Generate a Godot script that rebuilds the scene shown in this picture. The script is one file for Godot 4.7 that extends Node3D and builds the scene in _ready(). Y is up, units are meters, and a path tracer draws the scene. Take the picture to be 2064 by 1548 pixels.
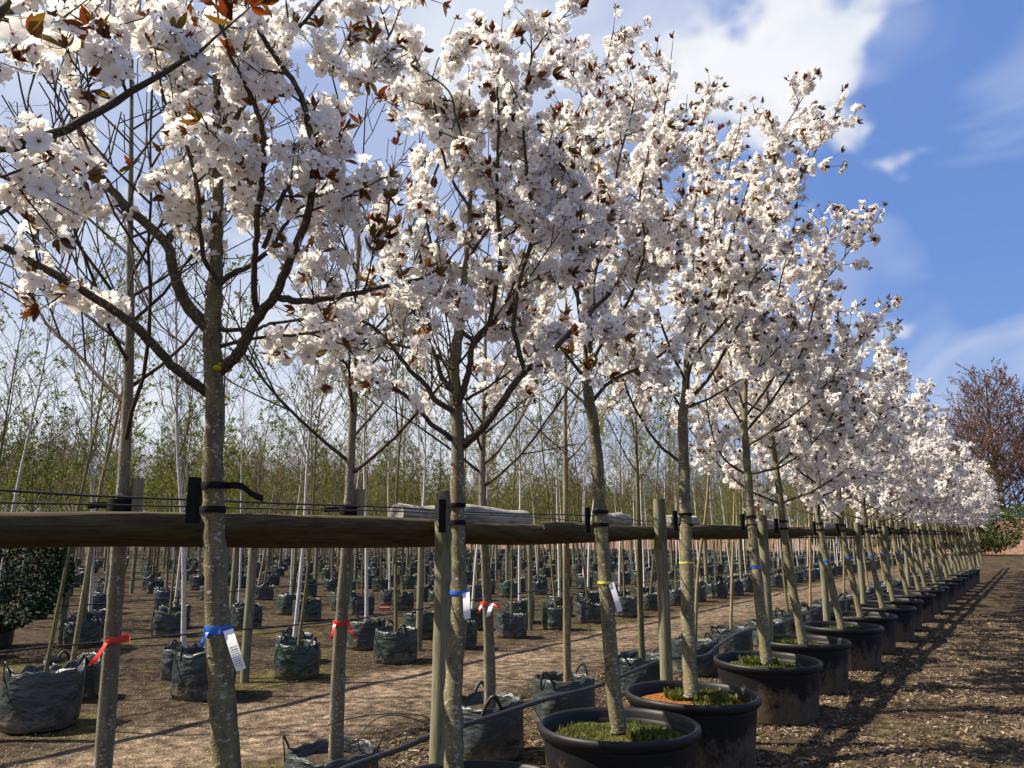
extends Node3D

# ---------------------------------------------------------------- camera geometry
const F := 1550.0
var CAM := Vector3(0, 1.5, 0)
var cb: Basis
var used := {}
var M := {}
var rng := RandomNumberGenerator.new()
var gn := FastNoiseLite.new()
var gn2 := FastNoiseLite.new()

func ray(px: float, py: float) -> Vector3:
	return cb * Vector3((px - 1032.0) / F, (774.0 - py) / F, -1.0)
func at_depth(px: float, py: float, d: float) -> Vector3:
	return CAM + ray(px, py) * d
func on_x(px: float, py: float, X: float) -> Vector3:
	var r := ray(px, py)
	return CAM + r * (X / r.x)
func on_y(px: float, py: float, Y: float) -> Vector3:
	var r := ray(px, py)
	return CAM + r * ((Y - CAM.y) / r.y)
func depth_of(p: Vector3) -> float:
	return -((p - CAM) * cb).z
func ground_y(x: float, z: float) -> float:
	var near := clampf(1.0 - (Vector2(x, z).length() - 25.0) / 20.0, 0.0, 1.0)
	return (gn.get_noise_2d(x, z) * 0.022 + gn2.get_noise_2d(x, z) * 0.013) * near

# ---------------------------------------------------------------- mesh builder
class MB:
	var v := PackedVector3Array()
	var n := PackedVector3Array()
	var uv := PackedVector2Array()
	var c := PackedColorArray()
	var ix := PackedInt32Array()
	var col := Color.WHITE
	func vert(p: Vector3, nn: Vector3, u := Vector2.ZERO) -> int:
		v.append(p); n.append(nn); uv.append(u); c.append(col)
		return v.size() - 1
	func tri(a: int, b: int, d: int) -> void:
		ix.append(a); ix.append(b); ix.append(d)
	# flat triangle / quad given counter-clockwise as seen from outside
	func face(p: Array, uvs: Array = []) -> void:
		var nn: Vector3 = (p[1] - p[0]).cross(p[2] - p[0]).normalized()
		var first := v.size()
		for k in p.size():
			vert(p[k], nn, uvs[k] if uvs.size() > k else Vector2(p[k].x + p[k].z, p[k].y))
		for k in range(1, p.size() - 1):
			tri(first, first + k + 1, first + k)
	func box(t: Transform3D, s: Vector3) -> void:
		var h := s * 0.5
		for ax in 3:
			for sg in [-1.0, 1.0]:
				var nn := Vector3.ZERO; nn[ax] = sg
				var a := Vector3.ZERO; a[(ax + 1) % 3] = 1.0
				var b := nn.cross(a)
				var ps := []
				for q in [[-1, -1], [1, -1], [1, 1], [-1, 1]]:
					ps.append(t * ((nn + a * q[0] + b * q[1]) * h))
				face(ps)
	func tube(p: PackedVector3Array, r: PackedFloat32Array, sides: int, cap := true, squash := 1.0) -> void:
		var m := p.size()
		if m < 2: return
		var t0 := (p[1] - p[0]).normalized()
		var n1 := t0.cross(Vector3.RIGHT if absf(t0.x) < 0.8 else Vector3.UP).normalized()
		var ln := 0.0
		var base := v.size()
		var t := t0
		for i in m:
			if i > 0: ln += p[i].distance_to(p[i - 1])
			t = (p[mini(i + 1, m - 1)] - p[maxi(i - 1, 0)]).normalized()
			n1 = (n1 - t * n1.dot(t)).normalized()
			var n2 := t.cross(n1)
			for j in sides + 1:
				var a := TAU * j / sides
				var d := n1 * cos(a) + n2 * sin(a) * squash
				vert(p[i] + d * r[i], d.normalized(), Vector2(float(j) / sides, ln))
		for i in m - 1:
			for j in sides:
				var a := base + i * (sides + 1) + j
				var b := a + sides + 1
				tri(a, b, a + 1); tri(a + 1, b, b + 1)
		if cap:
			for e in 2:
				var i := 0 if e == 0 else m - 1
				if r[i] < 0.004: continue
				var nn := -t0 if e == 0 else t
				var cc := vert(p[i], nn, Vector2(0.5, 0.5))
				var first := v.size()
				for j in sides + 1:
					vert(v[base + i * (sides + 1) + j], nn, Vector2(0.5 + 0.5 * cos(TAU * j / sides), 0.5 + 0.5 * sin(TAU * j / sides)))
				for j in sides:
					if e == 0: tri(cc, first + j, first + j + 1)
					else: tri(cc, first + j + 1, first + j)
	func lathe(prof: Array, sides: int, wob = null, gap_row := -1, gap_each := 7) -> void:
		# prof: [radius, y] from the outside bottom over the rim to the inside; smooth
		var base := v.size()
		var m := prof.size()
		for i in m:
			var pa: Array = prof[maxi(i - 1, 0)]; var pb: Array = prof[mini(i + 1, m - 1)]
			var d := Vector2(pb[0] - pa[0], pb[1] - pa[1]).normalized()
			for j in sides + 1:
				var a := TAU * j / sides
				var q := Vector3(cos(a) * prof[i][0], prof[i][1], sin(a) * prof[i][0])
				if wob != null: q = wob.call(q, a, i)
				vert(q, Vector3(cos(a) * d.y, -d.x, sin(a) * d.y).normalized(), Vector2(float(j) / sides, float(i) / (m - 1)))
		for i in m - 1:
			for j in sides:
				if i == gap_row and j % gap_each == 0: continue
				var a := base + i * (sides + 1) + j
				var b := a + sides + 1
				tri(a, a + 1, b); tri(a + 1, b + 1, b)
	func smooth_normals(from: int) -> void:
		# re-average normals from the faces, joining equal positions
		var acc := {}
		for k in range(0, ix.size(), 3):
			var a := ix[k]
			if a < from: continue
			var nn := (v[ix[k + 2]] - v[a]).cross(v[ix[k + 1]] - v[a])
			for e in 3:
				var key: Vector3 = v[ix[k + e]].snapped(Vector3.ONE * 0.0001)
				acc[key] = acc.get(key, Vector3.ZERO) + nn
		for k in range(from, v.size()):
			var s: Vector3 = acc.get(v[k].snapped(Vector3.ONE * 0.0001), Vector3.UP)
			n[k] = s.normalized()
	func add(o: MB, t: Transform3D) -> void:
		var base := v.size()
		for k in o.v.size():
			v.append(t * o.v[k]); n.append((t.basis * o.n[k]).normalized())
		uv.append_array(o.uv); c.append_array(o.c)
		for k in o.ix: ix.append(base + k)
	func mesh(m: Material, onto: ArrayMesh = null) -> ArrayMesh:
		var am := onto if onto else ArrayMesh.new()
		if v.is_empty(): return am
		var a := []
		a.resize(Mesh.ARRAY_MAX)
		a[Mesh.ARRAY_VERTEX] = v; a[Mesh.ARRAY_NORMAL] = n; a[Mesh.ARRAY_TEX_UV] = uv; a[Mesh.ARRAY_COLOR] = c; a[Mesh.ARRAY_INDEX] = ix
		am.add_surface_from_arrays(Mesh.PRIMITIVE_TRIANGLES, a)
		am.surface_set_material(am.get_surface_count() - 1, m)
		return am

# ---------------------------------------------------------------- scene helpers
func numbered(called: String) -> String:
	used[called] = used.get(called, -1) + 1
	return called if used[called] == 0 else "%s_%03d" % [called, used[called]]
func tag(o: Node, label: String, category: String, group := "", kind := "") -> Node:
	o.set_meta("label", label); o.set_meta("category", category)
	if group: o.set_meta("group", group)
	if kind: o.set_meta("kind", kind)
	return o
func thing(called: String, label: String, category: String, group := "", where := Vector3.ZERO) -> Node3D:
	var o := Node3D.new()
	o.name = numbered(called); add_child(o); o.position = where
	tag(o, label, category, group)
	return o
func part(parent: Node, called: String, me: Mesh, kind := "", label := "") -> MeshInstance3D:
	var o := MeshInstance3D.new()
	o.name = called; o.mesh = me
	parent.add_child(o, true)
	if kind: o.set_meta("kind", kind)
	if label: o.set_meta("label", label)
	return o
func solo(called: String, me: Mesh, label: String, category: String, group := "", kind := "") -> MeshInstance3D:
	var o := MeshInstance3D.new()
	o.name = numbered(called); o.mesh = me; add_child(o)
	tag(o, label, category, group, kind)
	return o
func struct(called: String, me: Mesh) -> MeshInstance3D:
	var o := MeshInstance3D.new()
	o.name = called; o.mesh = me; add_child(o); o.set_meta("kind", "structure")
	return o
func copies(parent: Node, called: String, me: Mesh, list: Array, colors: Array = []) -> MultiMeshInstance3D:
	var mm := MultiMesh.new()
	mm.transform_format = MultiMesh.TRANSFORM_3D
	mm.use_colors = colors.size() > 0
	mm.mesh = me
	mm.instance_count = list.size()
	for k in list.size():
		mm.set_instance_transform(k, list[k])
		if colors: mm.set_instance_color(k, colors[k])
	var o := MultiMeshInstance3D.new()
	o.multimesh = mm
	o.name = numbered(called) if parent == self else called
	parent.add_child(o, true)
	o.set_meta("kind", "stuff")
	return o
func lin(r: float, g: float, b: float) -> Color:
	return Color(r, g, b).linear_to_srgb()
func rv() -> Vector3:
	return Vector3(rng.randfn(), rng.randfn(), rng.randfn()).normalized()
func basis_y(y: Vector3, spin := 0.0) -> Basis:
	y = y.normalized()
	var x := y.cross(Vector3.FORWARD if absf(y.z) < 0.9 else Vector3.RIGHT).normalized()
	return Basis(x, y, x.cross(y)) * Basis(Vector3.UP, spin)
func curve(p: Array, per := 6) -> PackedVector3Array:
	var out := PackedVector3Array()
	for i in p.size() - 1:
		var a: Vector3 = p[maxi(i - 1, 0)]; var b: Vector3 = p[i]; var c: Vector3 = p[i + 1]; var d: Vector3 = p[mini(i + 2, p.size() - 1)]
		for k in per:
			out.append(b.cubic_interpolate(c, a, d, float(k) / per))
	out.append(p[-1])
	return out
func taper(m: int, a: float, b: float, e := 1.0) -> PackedFloat32Array:
	var r := PackedFloat32Array()
	for i in m: r.append(lerpf(a, b, pow(float(i) / maxf(m - 1, 1), e)))
	return r

# ---------------------------------------------------------------- textures and materials
func mat(called: String, c: Color, rough := 0.85, spec := 0.4) -> StandardMaterial3D:
	var m := StandardMaterial3D.new()
	m.resource_name = called; m.albedo_color = c; m.roughness = rough; m.metallic_specular = spec
	M[called] = m
	return m
func noise(s: int, f: float, oct := 4, type := FastNoiseLite.TYPE_SIMPLEX_SMOOTH) -> FastNoiseLite:
	var o := FastNoiseLite.new()
	o.seed = s; o.frequency = f; o.noise_type = type
	o.fractal_type = FastNoiseLite.FRACTAL_FBM if oct > 1 else FastNoiseLite.FRACTAL_NONE
	o.fractal_octaves = oct
	return o
func picture(w: int, h: int, f: Callable) -> ImageTexture:
	var by := PackedByteArray()
	by.resize(w * h * 3)
	var k := 0
	for j in h:
		for i in w:
			var c: Color = f.call((i + 0.5) / w, (j + 0.5) / h)
			by[k] = clampi(int(c.r * 255.0), 0, 255); by[k + 1] = clampi(int(c.g * 255.0), 0, 255); by[k + 2] = clampi(int(c.b * 255.0), 0, 255)
			k += 3
	return ImageTexture.create_from_image(Image.create_from_data(w, h, false, Image.FORMAT_RGB8, by))
# bark: u once round the stem, v over two metres; linear colours in, sRGB out
func bark(called: String, a: Color, b: Color, mark: Color, fleck: Color, marks: float, flecks: float, sd: int, w := 128, h := 1024, rough := 0.9) -> void:
	var n0 := noise(sd, 0.9, 3); var n1 := noise(sd + 1, 1.0, 3); var n2 := noise(sd + 2, 1.0, 2); var n3 := noise(sd + 3, 3.0, 3)
	var hm := PackedByteArray(); hm.resize(w * h)
	var kk := [0]
	var tex := picture(w, h, func(u: float, vv: float) -> Color:
		var x := cos(u * TAU); var y := sin(u * TAU); var z := vv * 2.0
		var m := clampf(0.5 + 0.9 * n0.get_noise_3d(x, y, z * 9.0), 0.0, 1.0)
		var c := a.lerp(b, m)
		var g := n3.get_noise_3d(x * 2.0, y * 2.0, z * 40.0)
		c = c * (1.0 + 0.45 * g)
		var hgt := 0.5 + 0.25 * g
		var l := n1.get_noise_3d(x * 0.9, y * 0.9, z * 72.0)
		if l > marks:
			var s := clampf((l - marks) * 9.0, 0.0, 1.0)
			c = c.lerp(mark, s * 0.85); hgt += 0.3 * s
		var f := n2.get_noise_3d(x * 1.2 + 9.0, y * 1.2, z * 50.0) + 0.45 * n0.get_noise_3d(x + 5.0, y, z * 2.5)
		if f > flecks:
			var s := clampf((f - flecks) * 8.0, 0.0, 1.0)
			c = c.lerp(fleck, s * 0.8); hgt += 0.2 * s
		hm[kk[0]] = clampi(int(hgt * 255.0), 0, 255); kk[0] += 1
		return c.linear_to_srgb())
	var m := mat(called, Color.WHITE, rough, 0.35)
	m.albedo_texture = tex
	m.uv1_scale = Vector3(1, 0.5, 1)
	m.heightmap_enabled = true
	m.heightmap_texture = ImageTexture.create_from_image(Image.create_from_data(w, h, false, Image.FORMAT_L8, hm))
	m.heightmap_scale = 0.35
func noise_tex(sd: int, f: float, size := 512, oct := 5, lo := 0.0, hi := 1.0) -> ImageTexture:
	var im := noise(sd, f, oct).get_seamless_image(size, size)
	if lo != 0.0 or hi != 1.0:
		for j in size:
			for i in size:
				var q := im.get_pixel(i, j).r
				q = lerpf(lo, hi, q)
				im.set_pixel(i, j, Color(q, q, q))
	return ImageTexture.create_from_image(im)

func make_materials() -> void:
	bark("cherry_bark", Color(0.085, 0.068, 0.047), Color(0.165, 0.146, 0.070), Color(0.21, 0.185, 0.13), Color(0.32, 0.305, 0.27), 0.35, 0.42, 11, 192, 2048)
	bark("cherry_limb", Color(0.045, 0.033, 0.024), Color(0.072, 0.055, 0.034), Color(0.20, 0.17, 0.13), Color(0.15, 0.15, 0.08), 0.34, 0.36, 21)
	bark("grey_bark", Color(0.12, 0.108, 0.08), Color(0.185, 0.168, 0.125), Color(0.10, 0.085, 0.06), Color(0.36, 0.35, 0.29), 0.42, 0.34, 31)
	bark("tan_bark", Color(0.165, 0.125, 0.066), Color(0.225, 0.18, 0.098), Color(0.13, 0.09, 0.05), Color(0.42, 0.36, 0.24), 0.40, 0.36, 41)
	bark("birch_bark", Color(0.42, 0.40, 0.375), Color(0.56, 0.535, 0.51), Color(0.12, 0.09, 0.075), Color(0.30, 0.24, 0.20), 0.36, 0.42, 51, 128, 1024, 0.7)
	bark("olive_bark", Color(0.085, 0.078, 0.036), Color(0.135, 0.118, 0.054), Color(0.08, 0.06, 0.035), Color(0.28, 0.25, 0.15), 0.40, 0.38, 61)
	bark("brown_bark", Color(0.085, 0.062, 0.044), Color(0.14, 0.105, 0.072), Color(0.20, 0.17, 0.13), Color(0.22, 0.20, 0.14), 0.40, 0.40, 71)
	# sawn and turned timber: grain along v
	for spec in [["post_wood", Color(0.13, 0.124, 0.082), Color(0.21, 0.198, 0.138), Color(0.09, 0.075, 0.045), 81], ["rail_wood", Color(0.045, 0.033, 0.018), Color(0.085, 0.066, 0.034), Color(0.03, 0.022, 0.014), 85], ["weathered_wood", Color(0.28, 0.262, 0.23), Color(0.43, 0.405, 0.36), Color(0.14, 0.12, 0.095), 89]]:
		var a0 := noise(spec[4], 1.0, 4); var b0 := noise(spec[4] + 1, 1.0, 3)
		var ca: Color = spec[1]; var cb2: Color = spec[2]; var cc: Color = spec[3]
		var tex := picture(192, 512, func(u: float, vv: float) -> Color:
			var x := cos(u * TAU); var y := sin(u * TAU)
			var g := a0.get_noise_3d(x * 6.0, y * 6.0, vv * 8.0) + 0.6 * b0.get_noise_3d(x * 1.5 + 3.0, y * 1.5, vv * 14.0)
			var c := ca.lerp(cb2, clampf(0.5 + g, 0.0, 1.0))
			c = c.lerp(Color(0.075, 0.09, 0.03), clampf(b0.get_noise_3d(x * 1.1, y * 1.1, vv * 9.0) * 2.0 - 0.15, 0.0, 0.6))
			var cr := absf(b0.get_noise_3d(x * 4.0, y * 4.0, vv * 0.9 + 7.0))
			if cr < 0.022: c = c.lerp(cc, 0.8)
			return c.linear_to_srgb())
		var m := mat(spec[0], Color.WHITE, 0.9, 0.3)
		m.albedo_texture = tex; m.uv1_scale = Vector3(1, 0.5, 1)
		m.heightmap_enabled = true; m.heightmap_texture = tex; m.heightmap_scale = 0.3
	var crum := noise_tex(5, 0.012, 512, 4)
	var m: StandardMaterial3D
	# flowers and leaves
	m = mat("petal", Color.WHITE, 0.75, 0.3); m.vertex_color_use_as_albedo = true; m.backlight_enabled = true; m.backlight = Color(0.97, 0.96, 0.93)
	m = mat("bronze_leaf", Color.WHITE, 0.5, 0.45); m.vertex_color_use_as_albedo = true; m.backlight_enabled = true; m.backlight = Color(0.95, 0.75, 0.6)
	m = mat("green_leaf", Color.WHITE, 0.55, 0.4); m.vertex_color_use_as_albedo = true; m.backlight_enabled = true; m.backlight = Color(0.85, 0.9, 0.5)
	m = mat("evergreen_leaf", Color.WHITE, 0.6, 0.2); m.vertex_color_use_as_albedo = true
	mat("dark_twig", lin(0.055, 0.040, 0.030), 0.85, 0.3)
	mat("red_twig", lin(0.10, 0.058, 0.042), 0.85, 0.3)
	mat("tan_twig", lin(0.20, 0.155, 0.08), 0.85, 0.3)
	mat("olive_twig", lin(0.13, 0.115, 0.05), 0.85, 0.3)
	# plastics, fabric, ribbon
	m = mat("pot_plastic", Color.WHITE, 0.55, 0.3)
	var pn := noise(301, 1.0, 5); var pn2 := noise(302, 1.0, 3)
	m.albedo_texture = picture(512, 256, func(u: float, vv: float) -> Color:
		var x := cos(u * TAU); var y := sin(u * TAU)
		# mud splashed up from the ground and dried in blotches (v runs from the foot over the rim to the inside)
		var edge := (vv - 0.43) * 4.6 + 0.55 * pn.get_noise_3d(x * 2.5, y * 2.5, vv * 6.0) + 0.35 * pn.get_noise_3d(x * 14.0, y * 14.0, vv * 40.0)
		var s := clampf(0.5 - edge * 2.2, 0.0, 1.0) * 0.75
		var c := Color(0.009, 0.009, 0.010).lerp(Color(0.11, 0.082, 0.054), s)
		c = c * (1.0 + 0.35 * pn2.get_noise_3d(x * 30.0, y * 30.0, vv * 50.0))
		return c.linear_to_srgb())
	m.roughness_texture = null
	m.heightmap_enabled = true; m.heightmap_texture = crum; m.heightmap_scale = 0.05; 
	for spec in [["bag_fabric", Color(0.016, 0.025, 0.025), 7], ["bag_fabric_grey", Color(0.028, 0.035, 0.037), 8], ["bag_fabric_green", Color(0.019, 0.036, 0.031), 9]]:
		m = mat(spec[0], Color.WHITE, 0.42, 0.5)
		var bn := noise(400 + spec[2], 1.0, 4); var bc: Color = spec[1]
		m.albedo_texture = picture(256, 128, func(u: float, vv: float) -> Color:
			var x := cos(u * TAU); var y := sin(u * TAU)
			var edge := (vv - 0.30) * 6.0 + 0.8 * bn.get_noise_3d(x * 2.0, y * 2.0, vv * 5.0) + 0.4 * bn.get_noise_3d(x * 12.0, y * 12.0, vv * 30.0)
			var s := clampf(0.5 - edge * 1.8, 0.0, 1.0) * 0.7
			var c := bc.lerp(Color(0.15, 0.12, 0.085), s)
			return (c * (1.0 + 0.3 * bn.get_noise_3d(x * 6.0, y * 6.0, vv * 20.0))).linear_to_srgb())
		m.heightmap_enabled = true; m.heightmap_texture = crum; m.heightmap_scale = 1.6
		m.uv1_scale = Vector3(1, 1, 1)
	mat("black_rubber", lin(0.007, 0.007, 0.008), 0.7, 0.25)
	mat("black_pipe", lin(0.014, 0.014, 0.015), 0.45, 0.5)
	mat("white_wire", lin(0.6, 0.6, 0.58), 0.5, 0.5)
	m = mat("blue_ribbon", lin(0.02, 0.14, 0.55), 0.35, 0.5); m.backlight_enabled = true; m.backlight = Color(0.3, 0.4, 0.7)
	m = mat("red_ribbon", lin(0.55, 0.02, 0.015), 0.35, 0.5); m.backlight_enabled = true; m.backlight = Color(0.7, 0.3, 0.3)
	m = mat("yellow_ribbon", lin(0.62, 0.55, 0.10), 0.4, 0.5)
	m = mat("yellow_moss", lin(0.42, 0.33, 0.02), 0.9, 0.3)
	mat("white_card", lin(0.78, 0.78, 0.78), 0.45, 0.5)
	# printed label: rows of small type along a strip
	m = mat("printed_label", Color.WHITE, 0.45, 0.5)
	var im := Image.create(48, 160, false, Image.FORMAT_RGB8)
	im.fill(Color(0.92, 0.92, 0.91))
	var lr := RandomNumberGenerator.new(); lr.seed = 4
	for row in 9:
		var yy := 62 + row * 9
		var x := 6
		while x < 42:
			var wd := lr.randi_range(2, 6)
			im.fill_rect(Rect2i(x, yy, mini(wd, 42 - x), 3 if row > 1 else 5), Color(0.25, 0.25, 0.27))
			x += wd + 2
	m.albedo_texture = ImageTexture.create_from_image(im)
	# soil, moss, ground
	m = mat("soil", lin(0.045, 0.033, 0.022), 0.95, 0.2)
	m.albedo_texture = noise_tex(77, 0.03, 256, 5, 0.35, 1.0); m.albedo_color = lin(0.11, 0.08, 0.05); m.uv1_triplanar = true; m.uv1_world_triplanar = true; m.uv1_scale = Vector3.ONE * 2.0
	m.heightmap_enabled = true; m.heightmap_texture = m.albedo_texture; m.heightmap_scale = 2.0
	m = mat("moss", lin(0.135, 0.14, 0.036), 0.95, 0.2)
	m.albedo_texture = noise_tex(78, 0.04, 256, 5, 0.3, 1.0); m.uv1_triplanar = true; m.uv1_world_triplanar = true; m.uv1_scale = Vector3.ONE * 3.0
	m.heightmap_enabled = true; m.heightmap_texture = m.albedo_texture; m.heightmap_scale = 2.5
	m = mat("orange_mulch", lin(0.42, 0.17, 0.045), 0.95, 0.2)
	m.albedo_texture = M.moss.albedo_texture; m.uv1_triplanar = true; m.uv1_world_triplanar = true; m.uv1_scale = Vector3.ONE * 3.0
	m = mat("ground", Color.WHITE, 0.95, 0.2)
	m.vertex_color_use_as_albedo = true
	var g0 := noise(91, 0.02, 5); var g1 := noise(92, 0.12, 2); var g2 := noise(93, 0.3, 1)
	var s0 := g0.get_seamless_image(512, 512); var s1 := g1.get_seamless_image(512, 512); var s2 := g2.get_seamless_image(512, 512)
	m.albedo_texture = picture(512, 512, func(u: float, vv: float) -> Color:
		var i := int(u * 512); var j := int(vv * 512)
		var q := 0.32 + 0.5 * s0.get_pixel(i, j).r
		var k := s1.get_pixel(i, j).r
		q *= 0.55 + 0.75 * k
		var c := Color(q, q * 0.97, q * 0.93)
		if s2.get_pixel(i, j).r > 0.86: c = c.lerp(Color(0.9, 0.87, 0.82), 0.4)
		return c)
	m.uv1_triplanar = true; m.uv1_world_triplanar = true; m.uv1_scale = Vector3.ONE * 0.62
	m.heightmap_enabled = true; m.heightmap_texture = m.albedo_texture; m.heightmap_scale = 2.2
	m = mat("chip", Color.WHITE, 0.9, 0.3); m.vertex_color_use_as_albedo = true
	# far brick wall
	m = mat("brick_wall", Color.WHITE, 0.95, 0.2)
	var wn := noise(95, 0.06, 4)
	m.albedo_texture = picture(512, 256, func(u: float, vv: float) -> Color:
		var y := vv * 40.0; var row := floorf(y)
		var x := u * 36.0 + (0.5 if int(row) % 2 else 0.0)
		var j := (y - row) < 0.14 or (x - floorf(x)) < 0.06
		var tone := wn.get_noise_2d(floorf(x) * 37.0, row * 53.0)
		var c := Color(0.33, 0.17, 0.115) * (1.0 + 0.7 * tone)
		if j: c = Color(0.42, 0.36, 0.30)
		c = c.lerp(Color(0.45, 0.36, 0.28), clampf(wn.get_noise_2d(u * 300.0, vv * 150.0) * 1.4, 0.0, 0.7))
		return c.linear_to_srgb())
	m.uv1_scale = Vector3(1.0 / 8.0, 1.0 / 3.0, 1)

# ---------------------------------------------------------------- blossom and leaves
func flower_mb(R: float, cup: float) -> MB:
	var b := MB.new()
	var white := Color(0.90, 0.89, 0.88)
	var red := Color(0.16, 0.03, 0.045)
	var pink := Color(0.84, 0.77, 0.76)
	for k in 5:
		var a := TAU * k / 5.0 + rng.randf_range(-0.12, 0.12)
		var o := Vector3(cos(a), 0, sin(a)); var s := Vector3(-sin(a), 0, cos(a))
		var cu := cup + rng.randf_range(-0.25, 0.25)
		var w := R * rng.randf_range(0.40, 0.48)
		var p0 := o * R * 0.05
		var i0 := o * R * 0.20 + s * w * 0.26 + Vector3.UP * R * 0.06 * cu
		var i1 := o * R * 0.20 - s * w * 0.26 + Vector3.UP * R * 0.06 * cu
		var m0 := o * R * 0.62 + s * w + Vector3.UP * R * 0.30 * cu
		var m1 := o * R * 0.62 - s * w + Vector3.UP * R * 0.30 * cu
		var mc := o * R * 0.62 + Vector3.UP * R * 0.18 * cu
		var t0 := o * R * 1.0 + s * w * 0.55 + Vector3.UP * R * 0.42 * cu
		var t1 := o * R * 1.0 - s * w * 0.55 + Vector3.UP * R * 0.42 * cu
		var tc := o * R * 0.93 + Vector3.UP * R * 0.36 * cu
		var nn := (Vector3.UP - o * 0.35 * cu).normalized()
		var id := []
		for q in [[p0, red, nn], [i0, pink, nn], [i1, pink, nn], [m0, white, nn - s * 0.25], [m1, white, nn + s * 0.25], [mc, white, nn], [t0, white, nn - s * 0.2 - o * 0.2], [t1, white, nn + s * 0.2 - o * 0.2], [tc, white, nn]]:
			b.col = q[1]
			id.append(b.vert(q[0], q[2].normalized()))
		for t in [[0, 1, 2], [1, 3, 5], [1, 5, 2], [2, 5, 4], [5, 3, 6], [5, 6, 8], [5, 8, 7], [5, 7, 4]]:
			b.tri(id[t[0]], id[t[2]], id[t[1]])
	# calyx behind, a few stamens in front
	b.col = Color(0.11, 0.045, 0.03)
	for k in 5:
		var a := TAU * (k + 0.5) / 5.0; var a2 := TAU * (k + 1.5) / 5.0
		b.face([Vector3(0, -R * 0.28, 0), Vector3(cos(a2), 0, sin(a2)) * R * 0.13 + Vector3(0, -0.0008, 0), Vector3(cos(a), 0, sin(a)) * R * 0.13 + Vector3(0, -0.0008, 0)])
	for k in 6:
		var a := rng.randf() * TAU
		var o := Vector3(cos(a), 0, sin(a)); var s := Vector3(-sin(a), 0, cos(a))
		b.col = Color(0.30, 0.13, 0.09)
		b.face([o * R * 0.02 + s * 0.0005, o * R * 0.02 - s * 0.0005, o * R * 0.26 + Vector3.UP * R * 0.3])
	return b
func leaf_mb(b: MB, at: Vector3, d: Vector3, up: Vector3, L: float, W: float, c0: Color, c1: Color, fold := 0.35) -> void:
	d = d.normalized()
	var s := d.cross(up).normalized()
	var nn := s.cross(d).normalized()
	var last := []
	for k in 5:
		var t := k / 4.0
		var w: float = W * [0.10, 0.42, 0.5, 0.34, 0.0][k]
		var p := at + d * L * t - nn * L * 0.16 * t * t
		b.col = c0.lerp(c1, t)
		var id := [b.vert(p + s * w + nn * w * fold, (nn - s * fold).normalized()), b.vert(p, nn), b.vert(p - s * w + nn * w * fold, (nn + s * fold).normalized())]
		if last:
			b.tri(last[0], last[1], id[0]); b.tri(last[1], id[1], id[0])
			b.tri(last[1], last[2], id[1]); b.tri(last[2], id[2], id[1])
		last = id
var clusters: Array[ArrayMesh] = []
var tufts: Array[ArrayMesh] = []
func make_blossom() -> void:
	var fl := []
	for k in 6: fl.append(flower_mb(0.0235 * rng.randf_range(0.92, 1.12), rng.randf_range(0.25, 1.1)))
	for s in 7:
		var b := MB.new()
		for k in rng.randi_range(6, 9):
			var d := rv(); d.y = absf(d.y) * 0.9 + 0.05; d = d.normalized()
			var e := d * rng.randf_range(0.028, 0.052)
			b.col = Color(0.13, 0.12, 0.045)
			b.tube(PackedVector3Array([Vector3.ZERO, e * 0.5 + rv() * 0.003, e - d * 0.005]), PackedFloat32Array([0.0008, 0.0008, 0.0012]), 3, false)
			b.add(fl[rng.randi() % 6], Transform3D(basis_y(d + rv() * 0.45, rng.randf() * TAU), e))
		clusters.append(b.mesh(M.petal))
	for s in 5:
		var b := MB.new()
		for k in rng.randi_range(4, 7):
			var d := (rv() + Vector3.UP * 1.1).normalized()
			var g := rng.randf()
			var c := Color(0.115, 0.030, 0.012).lerp(Color(0.21, 0.075, 0.018), g)
			if rng.randf() < 0.2: c = Color(0.15, 0.13, 0.03)
			leaf_mb(b, d * 0.004, d, rv(), rng.randf_range(0.024, 0.050), rng.randf_range(0.011, 0.019), c, c.lerp(Color(0.13, 0.11, 0.025), rng.randf() * 0.6), rng.randf_range(0.4, 0.9))
		tufts.append(b.mesh(M.bronze_leaf))

# ---------------------------------------------------------------- cherry trees
func shoots(path: PackedVector3Array, from_t: float, gap: float, lo: float, hi: float, out: Dictionary, dense: float) -> void:
	var total := 0.0
	for i in path.size() - 1: total += path[i].distance_to(path[i + 1])
	var s := 0.0; var next := total * from_t
	for i in path.size() - 1:
		var seg := path[i].distance_to(path[i + 1])
		while next <= s + seg and seg > 0.0:
			var p := path[i].lerp(path[i + 1], (next - s) / seg)
			var t := (path[i + 1] - path[i]).normalized()
			var f := next / total
			# a spur right on the limb
			if rng.randf() < 0.75 * dense and f > 0.3:
				var q := (rv() - t * 0.3).normalized()
				out.spots.append([p + q * 0.015, q])
			var perp := rv(); perp = (perp - t * perp.dot(t)).normalized()
			var d := (t * rng.randf_range(0.3, 0.8) + perp * 0.95 + Vector3.UP * 0.16).normalized()
			twig(p, d, rng.randf_range(lo, hi) * (1.0 - 0.35 * f), 0.0046, out, dense, true)
			next += gap * rng.randf_range(0.6, 1.4)
		s += seg
	twig(path[-1], (path[-1] - path[-2]).normalized() + Vector3.UP * 0.5, rng.randf_range(0.14, 0.26), 0.0035, out, 0.22, false)
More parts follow.
